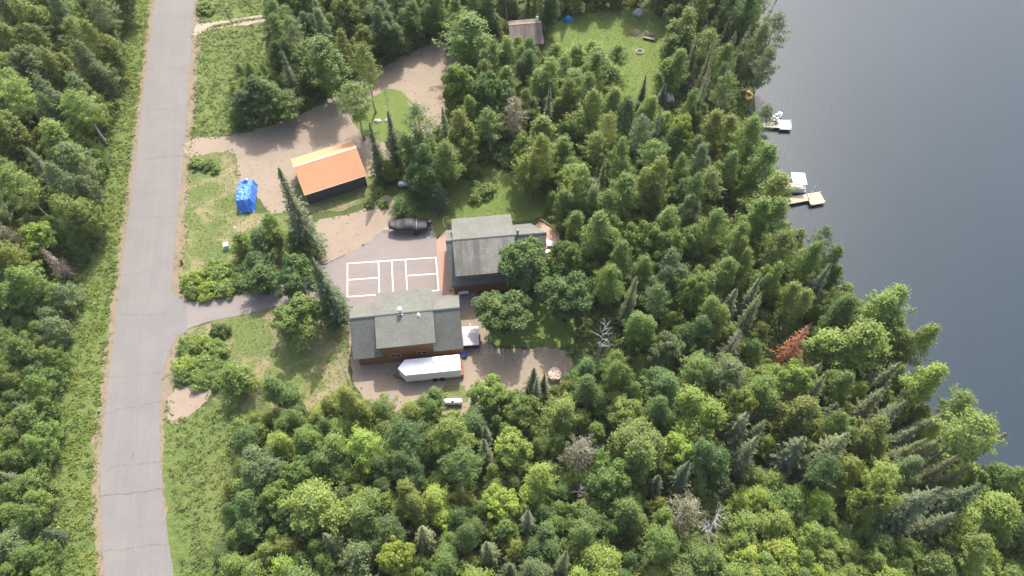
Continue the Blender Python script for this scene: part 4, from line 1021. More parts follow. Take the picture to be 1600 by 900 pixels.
def snag_mesh(name, h, r, r0=0.16, nb=13, sub=4, mat='bare', zb=0.35):
    m = MB()
    ax = [(0.3 * noise.noise(Vector((t * 3, h, 7))), 0.3 * noise.noise(Vector((t * 3, 9, h))), h * t) for t in np.linspace(-0.02, 1, 9)]
    m.tube(ax, [r0 * (1 - 0.85 * i / 8) for i in range(9)], 7)
    for k in range(nb):
        t = random.uniform(zb, 0.97); i = int(t * 8); p = Vector(ax[min(i, 8)]); p.z = h * t
        a = random.uniform(0, 6.28); L_ = r * (1.15 - 0.75 * t) * random.uniform(0.6, 1.2)
        d = Vector((math.cos(a), math.sin(a), random.uniform(0.1, 0.7))).normalized()
        pts = [p]; cur = p
        for s_ in range(4):
            d = (d + Vector((random.gauss(0, 0.2), random.gauss(0, 0.2), random.gauss(0.05, 0.15)))).normalized(); cur = cur + d * L_ / 4; pts.append(cur)
        rb = r0 * 0.45 * (1 - 0.5 * t)
        m.tube(pts, [rb * (1 - 0.18 * j) for j in range(5)], 5)
        for s_ in range(sub):
            j = random.randint(1, 3); q0 = pts[j]; d2 = (d + Vector((random.gauss(0, 0.7), random.gauss(0, 0.7), random.gauss(0.1, 0.4)))).normalized() * L_ * random.uniform(0.25, 0.5)
            m.tube([q0, q0 + d2 * 0.5 + Vector((0, 0, 0.05)), q0 + d2], [rb * 0.55, rb * 0.4, rb * 0.18], 4)
    me = bpy.data.meshes.new(name); me.from_pydata(m.v, [], m.f); me.materials.append(M[mat]); return me

# one of each kind: (crown mesh, trunk mesh, design height, design radius)
PROTO = {}
def proto(kind, crown, trunk, h, r): PROTO.setdefault(kind, []).append((crown, trunk, h, r))
def merge_meshes(name, parts):
    bm = bmesh.new()
    for me_, off_, sc_ in parts:
        tmp = me_.copy(); tmp.transform(Matrix.Translation(off_) @ Matrix.Diagonal((*sc_, 1))); bm.from_mesh(tmp); bpy.data.meshes.remove(tmp)
    me_ = bpy.data.meshes.new(name); bm.to_mesh(me_); bm.free(); me_.materials.append(M['leaf']); return me_
for i in range(9):
    h, r = 11.0, 2.4
    stems = (1, 2, 3, 2, 1, 3, 2, 4, 2)[i]
    parts, tips = [], []
    for k in range(stems):
        a = 6.283 * k / stems + i; hk = h * (1 if k == 0 else rng.uniform(0.68, 0.95)); rk = r * (0.98, 0.74, 0.66, 0.60)[stems - 1] * rng.uniform(0.85, 1.12)
        off_ = Vector((math.cos(a), math.sin(a), 0)) * (0 if stems == 1 else r * rng.uniform(0.32, 0.52))
        c, cen = spray_crown('stem', hk, rk, 2.0 + 0.5 * (i % 3), int(105 / stems ** 0.6), 88, 0.112, rng.uniform(0.25, 0.45), i * 5 + k, (0.2, 1.0), 0.13 + 0.02 * (stems - 1))
        parts.append((c, off_, (1, 1, 1))); tips += [t_ + np.array(off_) for t_ in cen]
    c = merge_meshes('broad_crown', parts) if stems > 1 else parts[0][0]
    c.name = 'broad_crown'
    proto('broad', c, trunk_mesh('broad_trunk', h, 0.15, np.array(tips), 'bark', nl=9), h, r)
for i in range(3):
    h, r = 8.5, 3.2
    c, cen = broad_crown('round_crown', h, r, 1.1, 80, 120, 0.165, (0.13, 0.24), (0.55, 1.0), 0.45, 20 + i)
    proto('round', c, trunk_mesh('round_trunk', h, 0.2, cen, 'bark'), h, r)
for i in range(3):
    h, r = 14.0, 2.3
    c, cen = spray_crown('aspen_crown', h, r, 6.0, 60, 70, 0.11, 0.42, 40 + i, (0.1, 0.7), 0.12)
    proto('aspen', c, trunk_mesh('aspen_trunk', h, 0.16, cen, 'bark_pale', 0.9, 9), h, r)
for i in range(4):
    h, r = 6.0, 2.0
    c, cen = spray_crown('bush_crown', h, r, 0.3, 80, 70, 0.115, 0.33, 60 + i, (0.3, 1.0), 0.13)
    proto('sapling', c, trunk_mesh('bush_trunk', h, 0.09, cen, 'bark', 0.8, 8), h, r)
for i in range(4):
    h, r = 1.8, 1.6
    c, cen = broad_crown('shrub_foliage', h, r, 0.0, 44, 60, 0.115, (0.18, 0.30), (0.45, 1.0), 0.3, 80 + i)
    proto('shrub', c, None, h, r)
for i in range(3):
    h, r = 14.0, 2.1
    proto('spruce', spruce_crown('spruce_crown', h, r, 0.5, 0.36, 12, 0.25, 28, 0.165), trunk_mesh('spruce_trunk', h, 0.17, [], 'bark', 0.97, wob=0.05), h, r)
for i in range(3):
    h, r = 11.0, 2.0
    proto('fir', spruce_crown('fir_crown', h, r, 0.7, 0.38, 12, 0.12, 28, 0.175, 0.72), trunk_mesh('fir_trunk', h, 0.15, [], 'bark', 0.97, wob=0.08), h, r)
h, r = 9.0, 2.2
proto('dead_spruce', spruce_crown('dead_crown', h, r, 0.6, 0.42, 10, 0.3, 20, 0.15, 0.8, 'dead_leaf', 0.92), snag_mesh('dead_trunk', 9.1, 1.6, 0.16, 18, 3, 'bark', 0.1), h, r)
for i in range(3): proto('snag', None, snag_mesh('snag_wood', 9.0, 2.4, 0.17, 15 + 3 * i, 5), 9.0, 2.4)
c, cen = spray_crown('thin_crown', 12.0, 2.2, 4.0, 46, 55, 0.11, 0.4, 99)
proto('half_dead', c, snag_mesh('half_dead_wood', 12.4, 2.6, 0.17, 18, 5, 'bark_pale', 0.4), 12.0, 2.2)

COLS = {'g': (0.142, 0.214, 0.052), 'd': (0.098, 0.164, 0.048), 'b': (0.144, 0.200, 0.088), 'o': (0.172, 0.218, 0.050), 'L': (0.230, 0.310, 0.058), 'l': (0.188, 0.264, 0.064), 'f': (0.150, 0.180, 0.084), 's': (0.078, 0.112, 0.051), 'y': (0.122, 0.156, 0.086), 'r': (0.235, 0.100, 0.050), 'k': (0.22, 0.20, 0.175), 'w': (0.18, 0.18, 0.11)}
CNAME = {'g': 'mid green', 'd': 'dark green', 'b': 'bluish green', 'o': 'olive green', 'L': 'yellow green', 'l': 'light green', 'f': 'grey green', 's': 'dark green', 'y': 'blue grey', 'r': 'rust red', 'k': 'grey', 'w': 'dull grey green'}
KNAME = {'broad': ('broadleaf_tree', 'broadleaf tree'), 'round': ('broadleaf_tree', 'broadleaf tree'), 'aspen': ('aspen_tree', 'slender tree'), 'sapling': ('young_tree', 'young tree'),
         'spruce': ('spruce_tree', 'spruce'), 'fir': ('fir_tree', 'fir'), 'dead_spruce': ('dead_spruce', 'dead spruce'), 'snag': ('dead_tree', 'bare dead tree'), 'half_dead': ('half_dead_tree', 'half dead tree')}
TREES = []     # (x, y, h, r, kind, col, label or None, cx, cy)
def add_tree(x, y, h, r, kind, col, label=None):
    cx, cy = pj(x, y, h * 0.62)
    TREES.append([x, y, h, r, kind, col, label, cx, cy])
def by_crown(cx, cy, wpx, h, kind, col, label=None):
    """a tree whose crown middle shows at this pixel"""
    x, y = gp(cx, cy, 0.62 * h)
    x2, _ = gp(cx + wpx, cy, 0.62 * h)
    add_tree(x, y, h, (x2 - x) / 2, kind, col, label)
def by_base(bx, by, tx, ty, r, kind, col, label=None, hmax=24):
    x, y = gp(bx, by); best = None
    for h in np.arange(1.5, hmax, 0.25):
        q_ = pj(x, y, h); e_ = math.hypot(q_[0] - tx, q_[1] - ty)
        if best is None or e_ < best[0]: best = (e_, h)
    add_tree(x, y, best[1], r, kind, col, label)

# trees one can point at in the photograph
by_crown(465, 493, 76, 8.0, 'round', 'g', 'rounded mid green tree alone on the front lawn below the driveway')
by_crown(462, 430, 66, 9.0, 'round', 'd', 'rounded dark tree at the driveway edge above the lawn tree')
by_base(527, 498, 489, 402, 2.7, 'spruce', 's', 'tall pointed spruce between the driveway tree and the painted court')
by_base(490, 398, 436, 264, 3.2, 'spruce', 'y', 'tallest pointed spruce standing left of the orange roofed shed')
by_base(598, 280, 583, 190, 2.0, 'spruce', 's', 'narrow dark spruce column just right of the orange roofed shed')
by_base(624, 264, 612, 172, 1.9, 'spruce', 's', 'narrow dark spruce column above the grey white propane tank')
by_crown(403, 390, 62, 6.5, 'broad', 'd', 'dense dark tree between blue tarp and paved driveway, left one')
by_crown(378, 378, 44, 5.0, 'sapling', 'g', 'small leafy tree directly below the blue tarp')
by_crown(425, 362, 52, 7.5, 'broad', 'g', 'leafy tree below left of the tallest spruce')
by_crown(408, 432, 60, 5.5, 'sapling', 'd', 'low dark tree at the driveway edge left of the rounded dark tree')
by_crown(470, 385, 50, 7.0, 'broad', 'd', 'dark leafy tree at the foot of the tallest spruce')
by_crown(788, 488, 92, 9.0, 'round', 'd', 'big dark rounded tree between the cabin and the gravel yard end')
by_crown(818, 410, 84, 10.5, 'round', 'd', 'big dark rounded tree covering the lower right of the cabin roof')
by_crown(888, 462, 88, 11.0, 'round', 'd', 'big dark rounded tree right of the cabin, nearest the shaded lawn')
by_crown(880, 408, 56, 11.0, 'round', 'g', 'mid green tree beside the cabin deck')
by_crown(632, 318, 46, 2.8, 'sapling', 'g', 'dense low bush tree between grey white propane tank and covered boat')
by_crown(668, 262, 50, 11.0, 'broad', 'd', 'dark tree right of the grey white propane tank')
by_crown(685, 300, 42, 7.0, 'fir', 's', 'dark conifer behind the covered boat motor')
by_crown(656, 205, 62, 14.5, 'half_dead', 'b', 'half dead tree with pale bare limbs above the grey white propane tank')
by_base(622, 235, 622, 128, 1.0, 'snag', 'k', 'thin bare dead tree rising from the green circle in the gravel')
by_crown(573, 112, 52, 15.0, 'aspen', 'o', 'slender olive tree beside the left of the gravel loop, taller one')
by_crown(556, 165, 64, 12.5, 'aspen', 'g', 'slender mid green tree above the orange roofed shed, shorter one')
by_crown(497, 88, 86, 13.5, 'broad', 'g', 'widest mid green tree on the upper side of the gravel yard')
by_crown(393, 148, 64, 10.0, 'broad', 'd', 'dark tree at the upper edge of the gravel yard nearest the road')
by_crown(432, 152, 60, 9.0, 'broad', 'g', 'mid green tree between the dark roadside tree and the widest tree')
by_crown(722, 214, 60, 12.0, 'broad', 'o', 'olive tree behind the back lawn, right of the half dead tree')
by_crown(698, 246, 58, 11.5, 'broad', 'g', 'mid green tree behind the back lawn, below the olive tree')
by_crown(835, 252, 60, 13.0, 'broad', 'o', 'tall olive tree standing at the right end of the back lawn')
by_crown(718, 134, 62, 13.0, 'round', 'g', 'coarse leaved tree right of the gravel loop')
by_crown(765, 150, 66, 13.0, 'round', 'd', 'dark tree right of the coarse leaved tree by the gravel loop')
by_crown(735, 60, 88, 13.0, 'broad', 'g', 'wide mid green tree hanging over the top of the gravel loop')
by_crown(803, 185, 50, 11.0, 'half_dead', 'w', 'dull grey thinning tree between back lawn and neighbour cabin')
by_crown(1088, 650, 84, 10.0, 'broad', 'L', 'bright yellow green tree, largest of its colour, in the lower wood')
by_crown(1000, 690, 98, 10.5, 'broad', 'o', 'wide olive tree left of the bright yellow green tree')
by_crown(880, 648, 68, 9.0, 'broad', 'o', 'olive tree below the pale firewood heap')
by_crown(800, 700, 64, 8.0, 'round', 'l', 'light green round crown below the small blue spruces')
by_crown(785, 788, 62, 6.5, 'round', 'L', 'bright yellow green tree in the bottom wood left of centre')
by_crown(492, 790, 104, 9.5, 'broad', 'l', 'wide light green tree near the bottom, right of the road bend')
by_crown(553, 630, 52, 10.0, 'broad', 'o', 'olive tree at the lower corner of the garage gravel')
by_crown(445, 886, 56, 5.0, 'sapling', 'L', 'small yellow green tree at the bottom edge right of the road')
by_crown(60, 372, 52, 8.0, 'round', 'L', 'single yellow green crown in the wood left of the road')
by_crown(1240, 472, 50, 10.0, 'broad', 'o', 'bright olive crown above the rust red dead spruce')
by_crown(1325, 535, 100, 12.0, 'broad', 'l', 'wide light green crown right of the rust red dead spruce')
by_crown(1388, 490, 84, 13.0, 'broad', 'l', 'light green crown leaning over the lake above the widest shore tree')
by_crown(1300, 418, 46, 11.5, 'broad', 'g', 'mid green shore tree right of the narrow grey firs')
by_crown(1276, 388, 40, 13.0, 'aspen', 'b', 'bluish slender tree leaning over the lake below the tan dock')
by_crown(1452, 590, 66, 12.0, 'broad', 'l', 'light green crown reaching over the lake on the lower shore')
by_crown(1505, 685, 94, 14.0, 'aspen', 'l', 'pale airy crown reaching farthest over the lake on the lower shore')
by_crown(1360, 685, 62, 10.0, 'broad', 'o', 'olive crown among the firs of the lower right shore')
by_crown(1248, 650, 84, 11.0, 'broad', 'o', 'wide olive crown below the rust red dead spruce')
by_crown(1535, 800, 92, 9.0, 'broad', 'l', 'light green crown at the lake corner near the right edge')
by_crown(1428, 530, 60, 12.0, 'broad', 'l', 'light green crown at the lake edge between two wider shore crowns')
by_crown(1322, 735, 60, 8.0, 'sapling', 'o', 'olive young tree left of the large grey green firs')
by_crown(437, 612, 56, 7.5, 'broad', 'g', 'leafy tree at the lower lawn edge left of the gravel')
by_crown(366, 590, 64, 5.5, 'sapling', 'g', 'feathery tree at the lawn edge beside the dirt patch')
by_crown(672, 628, 48, 6.5, 'broad', 'g', 'tree below the nose of the white trailer')
by_crown(765, 612, 60, 7.0, 'round', 'l', 'light green tree above right of the white propane tank')
by_crown(815, 640, 62, 7.5, 'round', 'g', 'leafy tree just below the small blue spruces')
for bx, by, tx, ty, r, col, lab in (
    (832, 612, 834, 574, 1.4, 's', 'largest of the small spruces at the end of the gravel yard'),
    (848, 612, 847, 584, 0.9, 's', 'slim small spruce nearest the pale firewood heap'),
    (837, 628, 838, 592, 1.2, 'y', 'pale blue small spruce lowest at the end of the gravel yard'),
    (823, 628, 822, 604, 0.9, 's', 'leftmost tiny spruce at the end of the gravel yard'),
    (760, 696, 763, 664, 1.3, 'y', 'small blue grey spruce below the white propane tank'),
    (824, 830, 822, 797, 1.4, 'y', 'small blue grey spruce in the bottom middle wood'),
    (873, 898, 869, 857, 1.3, 'y', 'small blue grey spruce at the bottom edge, centre'),
    (588, 925, 587, 882, 2.0, 'y', 'wide pale spruce top cut by the bottom edge'),
    (1001, 160, 1002, 115, 1.2, 's', 'narrow dark spruce at the lower edge of the neighbour lawn'),
    (1028, 178, 1036, 130, 1.8, 's', 'dark spruce left of the grey upturned boat'),
    (1130, 112, 1138, 42, 1.5, 'f', 'pale narrow spruce on the shore above the yellow raft'),
    (1146, 108, 1154, 40, 1.0, 'f', 'thinnest pale spruce on the shore above the yellow raft'),
    (1165, 100, 1175, 38, 1.2, 'f', 'pale narrow spruce nearest the lake above the yellow raft'),
    (1094, 566, 1100, 533, 1.4, 'y', 'blue grey spruce tip in the wood left of the red dead spruce')):
    by_base(bx, by, tx, ty, r, 'spruce', col, lab)
for bx, by, tx, ty, r, col, lab in (
    (1152, 522, 1186, 452, 1.6, 'f', 'grey green leaning fir left of the bright olive crown'),
    (1228, 402, 1259, 362, 1.3, 's', 'dark fir tip at the water below the tan dock, right one'),
    (1222, 428, 1250, 387, 1.2, 's', 'dark fir tip below the other near the tan dock, middle one'),
    (1198, 412, 1222, 374, 1.4, 'f', 'grey green fir tip inland of the two dark ones by the water'),
    (1132, 695, 1162, 640, 2.2, 'f', 'broad grey green fir right of the bright yellow green tree'),
    (1160, 700, 1186, 648, 1.6, 'f', 'grey green fir tip beside the broad one right of the yellow green tree'),
    (1215, 728, 1250, 673, 2.3, 'y', 'broad blue grey fir below the wide olive crown'),
    (1268, 728, 1312, 660, 2.6, 'f', 'largest grey green fir below the red dead spruce'),
    (1256, 602, 1288, 570, 1.5, 'f', 'grey green fir tip under the rust red dead spruce'),
    (1278, 662, 1312, 630, 1.7, 'y', 'blue grey fir tip above the largest grey green fir'),
    (1332, 612, 1366, 582, 1.2, 'f', 'first narrow fir of the slanting row on the lower shore'),
    (1345, 640, 1384, 605, 1.2, 'f', 'narrow fir of the slanting row, just below the first'),
    (1362, 664, 1402, 626, 1.3, 'f', 'narrow fir in the middle of the slanting shore row'),
    (1392, 640, 1446, 606, 1.3, 'f', 'pale narrow fir tip nearest the water in the slanting row'),
    (1388, 700, 1435, 664, 1.4, 'y', 'blue grey fir above the small rust red fir'),
    (1420, 720, 1472, 690, 1.5, 'f', 'grey green fir right of the small rust red fir'),
    (1340, 590, 1372, 556, 1.2, 'y', 'blue grey fir tip beneath the widest shore crown'),
    (1378, 816, 1466, 752, 2.6, 'y', 'large blue grey fir nearest the bottom right, left one'),
    (1445, 806, 1528, 744, 2.5, 's', 'large dark fir right of the large blue grey one'),
    (1425, 838, 1488, 788, 1.8, 'f', 'grey green fir just below the two large firs'),
    (1408, 610, 1440, 585, 1.2, 'f', 'small grey green fir under the crown reaching over the lake')):
    by_base(bx, by, tx, ty, r, 'fir', col, lab)
by_base(1222, 566, 1262, 504, 2.3, 'dead_spruce', 'r', 'rust red dead spruce standing out in the green wood near the lake')
by_base(1398, 716, 1426, 692, 1.3, 'dead_spruce', 'r', 'small rust red dead fir among the shore firs')
by_base(108, 432, 64, 388, 1.7, 'dead_spruce', 'k', 'grey dead spruce in the scrub left of the road')
by_base(1130, 562, 1146, 506, 2.0, 'dead_spruce', 'w', 'dull brownish grey dying fir in the wood centre right')
by_base(930, 566, 933, 497, 2.4, 'snag', 'k', 'bare grey dead tree with wide branches right of the gravel yard')
by_base(1088, 842, 1108, 776, 2.5, 'snag', 'k', 'bleached white bare tree in the bottom wood right of centre')
by_base(912, 716, 908, 682, 2.4, 'snag', 'k', 'short pale bare tree in the wood below the firewood heap')
by_base(899, 786, 897, 755, 1.2, 'snag', 'k', 'tiny pale bare tree in the bottom wood left of the bleached one')
by_base(546, 600, 520, 560, 1.0, 'snag', 'k', 'small white dead tree at the left corner of the garage gravel')
by_base(1060, 452, 1070, 418, 1.2, 'snag', 'k', 'forked pale dead tree in the wood right of the cabin')
by_base(1296, 448, 1310, 424, 1.0, 'snag', 'k', 'short dark snag leaning over the lake edge')
by_base(976, 590, 972, 572, 1.3, 'snag', 'k', 'small pale bare tree right of the wide branched dead tree')
by_crown(905, 712, 58, 8.5, 'half_dead', 'w', 'dull grey half dead tree around the short pale bare tree')
by_crown(1070, 800, 64, 8.0, 'half_dead', 'w', 'dull grey green half dead tree behind the bleached bare tree')
by_crown(1100, 60, 40, 9.0, 'dead_spruce', 'w', 'dull brown grey dying spruce on the bank above the yellow raft')
by_crown(20, 375, 40, 8.0, 'half_dead', 'w', 'dull grey half dead tree at the left edge of the wood')

by_crown(598, 655, 56, 6.0, 'broad', 'g', 'leafy tree at the gravel edge below the garage, left of the trailer tree')
by_crown(640, 652, 52, 5.5, 'broad', 'o', 'olive tree at the gravel edge just left of the trailer tree')
by_crown(742, 655, 58, 6.5, 'broad', 'd', 'dark tree right of the white propane tank')
by_crown(1190, 262, 62, 13.0, 'broad', 'g', 'mid green shore tree between the two docks')
by_crown(1206, 308, 66, 13.0, 'broad', 'o', 'olive shore tree overlapping the pontoon boat')
by_crown(1176, 226, 60, 13.0, 'broad', 'g', 'mid green shore tree at the foot of the pale dock')
by_crown(1198, 346, 72, 12.5, 'broad', 'g', 'wide mid green shore tree just below the tan dock')
by_crown(1188, 200, 44, 13.0, 'aspen', 'b', 'slender bluish tree leaning over the pale dock')
by_crown(1203, 58, 52, 15.0, 'aspen', 'b', 'slender bluish tree leaning over the lake at the top')
by_crown(1192, 112, 44, 14.0, 'aspen', 'b', 'slender bluish tree leaning over the lake above the yellow raft')

by_crown(900, 92, 50, 8.5, 'broad', 'l', 'light green tree at the lower left of the neighbour lawn')
by_crown(942, 104, 60, 9.5, 'broad', 'l', 'light green tree at the lower middle of the neighbour lawn')
by_crown(965, 88, 34, 6.5, 'broad', 'g', 'small mid green tree standing into the neighbour lawn')
by_crown(1062, 55, 62, 13.0, 'broad', 'l', 'light green tree at the right side of the neighbour lawn')
by_crown(1052, 105, 56, 11.5, 'broad', 'g', 'mid green tree shading the right side of the neighbour lawn')

by_crown(616, 222, 34, 7.5, 'broad', 'd', 'dark leafy tree between the two narrow spruce columns')
by_crown(642, 232, 44, 9.5, 'broad', 'g', 'mid green tree just below the half dead tree')
by_crown(664, 232, 46, 11.0, 'broad', 'o', 'olive tree behind the half dead tree by the tank')
by_crown(648, 276, 38, 7.5, 'broad', 'd', 'dark leafy tree touching the right end of the grey white tank')
by_crown(606, 262, 30, 5.0, 'sapling', 'g', 'young tree at the foot of the narrow spruce beside the shed')
by_crown(868, 85, 36, 6.2, 'sapling', 'l', 'light green young tree at the left edge of the neighbour lawn')
by_crown(880, 114, 46, 8.5, 'broad', 'l', 'light green tree below left of the neighbour lawn')
by_crown(925, 78, 36, 5.5, 'sapling', 'l', 'light green young tree standing alone in the neighbour lawn')

# where no tree stands / what no further crown may hide
NOBASE = [P for k, v in SHEETS.items() if k not in ('meadow',) for P in v]
def rect(o, x0, x1, y0, y1): return [loc(o, x, y)[:2] for x, y in ((x0, y0), (x1, y0), (x1, y1), (x0, y1))]
NOBASE += [rect(G, -1, 16.5, -6, 6), rect(Hs, -1, 18.5, -6.5, 7.5), rect(Sh, -1.5, 12, -6, 6), rect(N_, -2, 6.5, -4.5, 5), rect(T, -6, 5, -2, 2)]
PROT = [
 [(238, -60), (205, 0), (192, 90), (182, 170), (166, 250), (160, 330), (150, 400), (122, 450), (108, 560), (96, 640), (90, 740), (108, 960), (300, 960), (330, 860), (345, 740), (350, 650), (400, 640), (540, 605), (600, 625), (690, 640), (735, 640), (775, 600), (830, 600), (872, 600), (880, 560), (900, 480), (870, 430), (872, 350), (830, 330), (812, 285), (800, 262), (745, 268), (700, 300), (690, 330), (630, 335), (605, 300), (583, 285), (582, 215), (550, 190), (528, 152), (495, 172), (400, 212), (352, 214), (352, 150), (365, 100), (415, 85), (412, 45), (395, -60)],
 [(597, 108), (648, 82), (690, 66), (712, 80), (690, 110), (686, 180), (650, 170), (630, 215), (600, 210), (590, 150)],
 [(880, 45), (985, 40), (1010, 30), (1040, 32), (1030, 100), (1025, 120), (1000, 110), (985, 72), (880, 65)],
 [(803, 36), (846, 32), (846, 52), (810, 50)], [(880, 22), (894, 22), (894, 40), (880, 40)], [(850, 0), (862, 0), (862, 16), (850, 16)],
 [(1030, 132), (1084, 126), (1084, 144), (1052, 168), (1038, 168)],
 [(1188, 178), (1245, 178), (1245, 210), (1188, 208)], [(1204, 272), (1260, 272), (1300, 296), (1300, 328), (1246, 326), (1206, 300)],
 [(1155, 138), (1175, 138), (1175, 160), (1155, 160)], [(1158, 176), (1170, 176), (1170, 188), (1158, 188)], [(1122, 296), (1138, 296), (1140, 345), (1128, 345)],
 [(690, 620), (728, 620), (728, 640), (690, 640)], [(855, 570), (880, 570), (880, 600), (855, 600)], [(815, 570), (855, 570), (855, 628), (815, 628)],
 [(1205, 500), (1268, 500), (1268, 562), (1205, 565)], [(1070, 775), (1125, 775), (1125, 850), (1070, 850)], [(900, 492), (965, 492), (965, 545), (920, 560)],
 [(60, 385), (108, 385), (108, 432), (60, 432)], [(990, 110), (1008, 110), (1008, 155), (990, 155)], [(612, 280), (652, 280), (652, 300), (612, 300)]]
ZONES = [
 ('left_wood', [(-90, -80), (215, -80), (200, 60), (182, 170), (172, 260), (145, 335), (-90, 335)], (10, 13.5), (2.3, 3.2), 'bblbglo', 0.01, 1.0),
 ('left_wood', [(-90, 335), (148, 335), (125, 440), (-90, 470)], (8.5, 11.5), (2.0, 2.8), 'bglgo', 0.02, 1.0),
 ('left_scrub', [(-90, 470), (100, 440), (88, 560), (74, 650), (70, 740), (96, 900), (100, 990), (-90, 990)], (3.5, 6.5), (1.3, 2.1), 'bgggdl', 0.04, 1.05),
 ('upper_wood', [(362, 120), (420, 85), (410, -80), (700, -80), (690, 55), (640, 75), (600, 95), (570, 112), (530, 138), (490, 160), (440, 185), (365, 196)], (9, 12.5), (1.9, 2.7), 'gddgob', 0.03, 1.0),
 ('loop_wood', [(705, 30), (690, -80), (800, -80), (805, 60), (870, 110), (850, 200), (845, 262), (790, 235), (740, 240), (700, 285), (640, 300), (632, 230), (690, 200), (712, 120)], (9, 12.5), (1.8, 2.6), 'gddgol', 0.04, 1.0),
 ('top_wood', [(800, -80), (1020, -80), (1000, 8), (960, 28), (860, 20)], (10, 13), (2.0, 2.7), 'dgdb', 0.2, 1.0),
 ('north_shore', [(1010, -80), (1240, -80), (1215, 40), (1185, 130), (1130, 180), (1050, 125), (1050, 40)], (10.5, 14.5), (1.7, 2.5), 'gdgob', 0.16, 0.95),
 ('lake_wood', [(870, 112), (960, 100), (985, 160), (1060, 170), (1120, 165), (1200, 160), (1195, 280), (1240, 320), (1260, 420), (1130, 460), (1000, 480), (900, 430), (872, 335), (835, 300), (850, 200)], (9.5, 13), (1.8, 2.6), 'ggdobglo', 0.03, 0.97),
 ('mid_wood', [(900, 430), (1000, 480), (1130, 460), (1260, 400), (1320, 420), (1345, 500), (1200, 590), (1100, 620), (930, 580), (880, 540)], (8.5, 12), (1.8, 2.6), 'ggddobg', 0.04, 0.97),
 ('south_wood', [(355, 640), (430, 620), (510, 605), (560, 615), (600, 645), (690, 645), (800, 620), (880, 570), (930, 560), (1100, 620), (1130, 760), (1060, 990), (345, 990), (350, 740)], (6.5, 10), (1.7, 2.6), 'gggdodlbL', 0.02, 0.98),
 ('south_shore', [(1340, 470), (1420, 470), (1500, 580), (1580, 690), (1640, 780), (1640, 850), (1460, 840), (1300, 740), (1120, 700), (1100, 620), (1200, 580)], (8.5, 12.5), (1.7, 2.5), 'ggdoblo', 0.22, 0.9),
 ('corner_thicket', [(1120, 740), (1300, 745), (1460, 845), (1650, 845), (1650, 990), (1050, 990)], (3.2, 6.0), (1.5, 2.4), 'lLlLlg', 0.03, 1.0)]
rr_ = random.Random(5)
N_SEEN = len(TREES)
pos = np.array([(t[0], t[1], t[3]) for t in TREES])
def crown_pts(x, y, h, r):
    out = []
    for fz, fr in ((0.97, 0.3), (0.8, 0.8), (0.6, 0.95), (0.4, 0.7)):
        for a in range(0, 360, 60): out.append(pj(x + r * fr * math.cos(R(a)), y + r * fr * math.sin(R(a)), h * fz))
    return np.array(out)
for zn, poly, hr, rrg, cols, pc, tight in ZONES:
    # world box of the zone
    ws = [gp(px, py, z_) for px, py in poly for z_ in (0, 9)]
    x0, x1 = min(p[0] for p in ws), max(p[0] for p in ws); y0, y1 = min(p[1] for p in ws), max(p[1] for p in ws)
    n = int((x1 - x0) * (y1 - y0) * 1.6)
    for _ in range(n):
        x = rr_.uniform(x0, x1); y = rr_.uniform(y0, y1)
        con = rr_.random() < pc
        h = rr_.uniform(*hr); r = rr_.uniform(*rrg) * (0.75 if con else 1.16)
        cx, cy = pj(x, y, 0.62 * h)
        if not in_poly(poly, [cx], [cy])[0]: continue
        if cx < -75 or cx > 1660 or cy > 985 or cy < -55: continue
        d = np.hypot(pos[:, 0] - x, pos[:, 1] - y)
        if (d < (pos[:, 2] + r) * 0.78 * tight).any(): continue
        if lake_sd(np.array([x]), np.array([y]))[0] > -1.0: continue
        if any(in_poly(P, [x], [y])[0] for P in NOBASE): continue
        cp_ = crown_pts(x, y, h, r)
        if any(in_poly(P, cp_[:, 0], cp_[:, 1]).sum() > 0 for P in PROT): continue
        # colours drift in patches through the wood
        v_ = noise.noise(Vector((x * 0.06, y * 0.06, 3.0)))
        col = rr_.choice(cols)
        if con: kind = rr_.choice(['fir', 'fir', 'spruce']) if zn in ('south_shore', 'north_shore') else 'spruce'; col = rr_.choice('fyfs')
        elif h < 6.6: kind = 'sapling'
        else: kind = rr_.choice(['broad'] * 6 + ['round', 'aspen'])
        add_tree(x, y, h, r, kind, col)
        pos = np.vstack([pos, (x, y, r)])
YOUNG = []
# young growth filling the gaps between the big trees
for zn, poly, hr, rrg, cols, pc, tight in ZONES:
    ws = [gp(px, py, z_) for px, py in poly for z_ in (0, 4)]
    x0, x1 = min(p[0] for p in ws), max(p[0] for p in ws); y0, y1 = min(p[1] for p in ws), max(p[1] for p in ws)
    for _ in range(int((x1 - x0) * (y1 - y0) * 1.2)):
        x = rr_.uniform(x0, x1); y = rr_.uniform(y0, y1); h = rr_.uniform(3.6, 6.4) * (0.8 if hr[1] < 7 else 1); r = rr_.uniform(1.2, 1.9)
        cx, cy = pj(x, y, 0.62 * h)
        if not in_poly(poly, [cx], [cy])[0] or cx < -40 or cx > 1640 or cy > 960 or cy < -30: continue
        d = np.hypot(pos[:, 0] - x, pos[:, 1] - y)
        if (d < (pos[:, 2] + r) * 0.60).any(): continue
        if lake_sd(np.array([x]), np.array([y]))[0] > -1.0 or any(in_poly(P, [x], [y])[0] for P in NOBASE): continue
        cp_ = crown_pts(x, y, h, r)
        if any(in_poly(P, cp_[:, 0], cp_[:, 1]).sum() > 0 for P in PROT): continue
        YOUNG.append((x, y, h, r)); pos = np.vstack([pos, (x, y, r)])
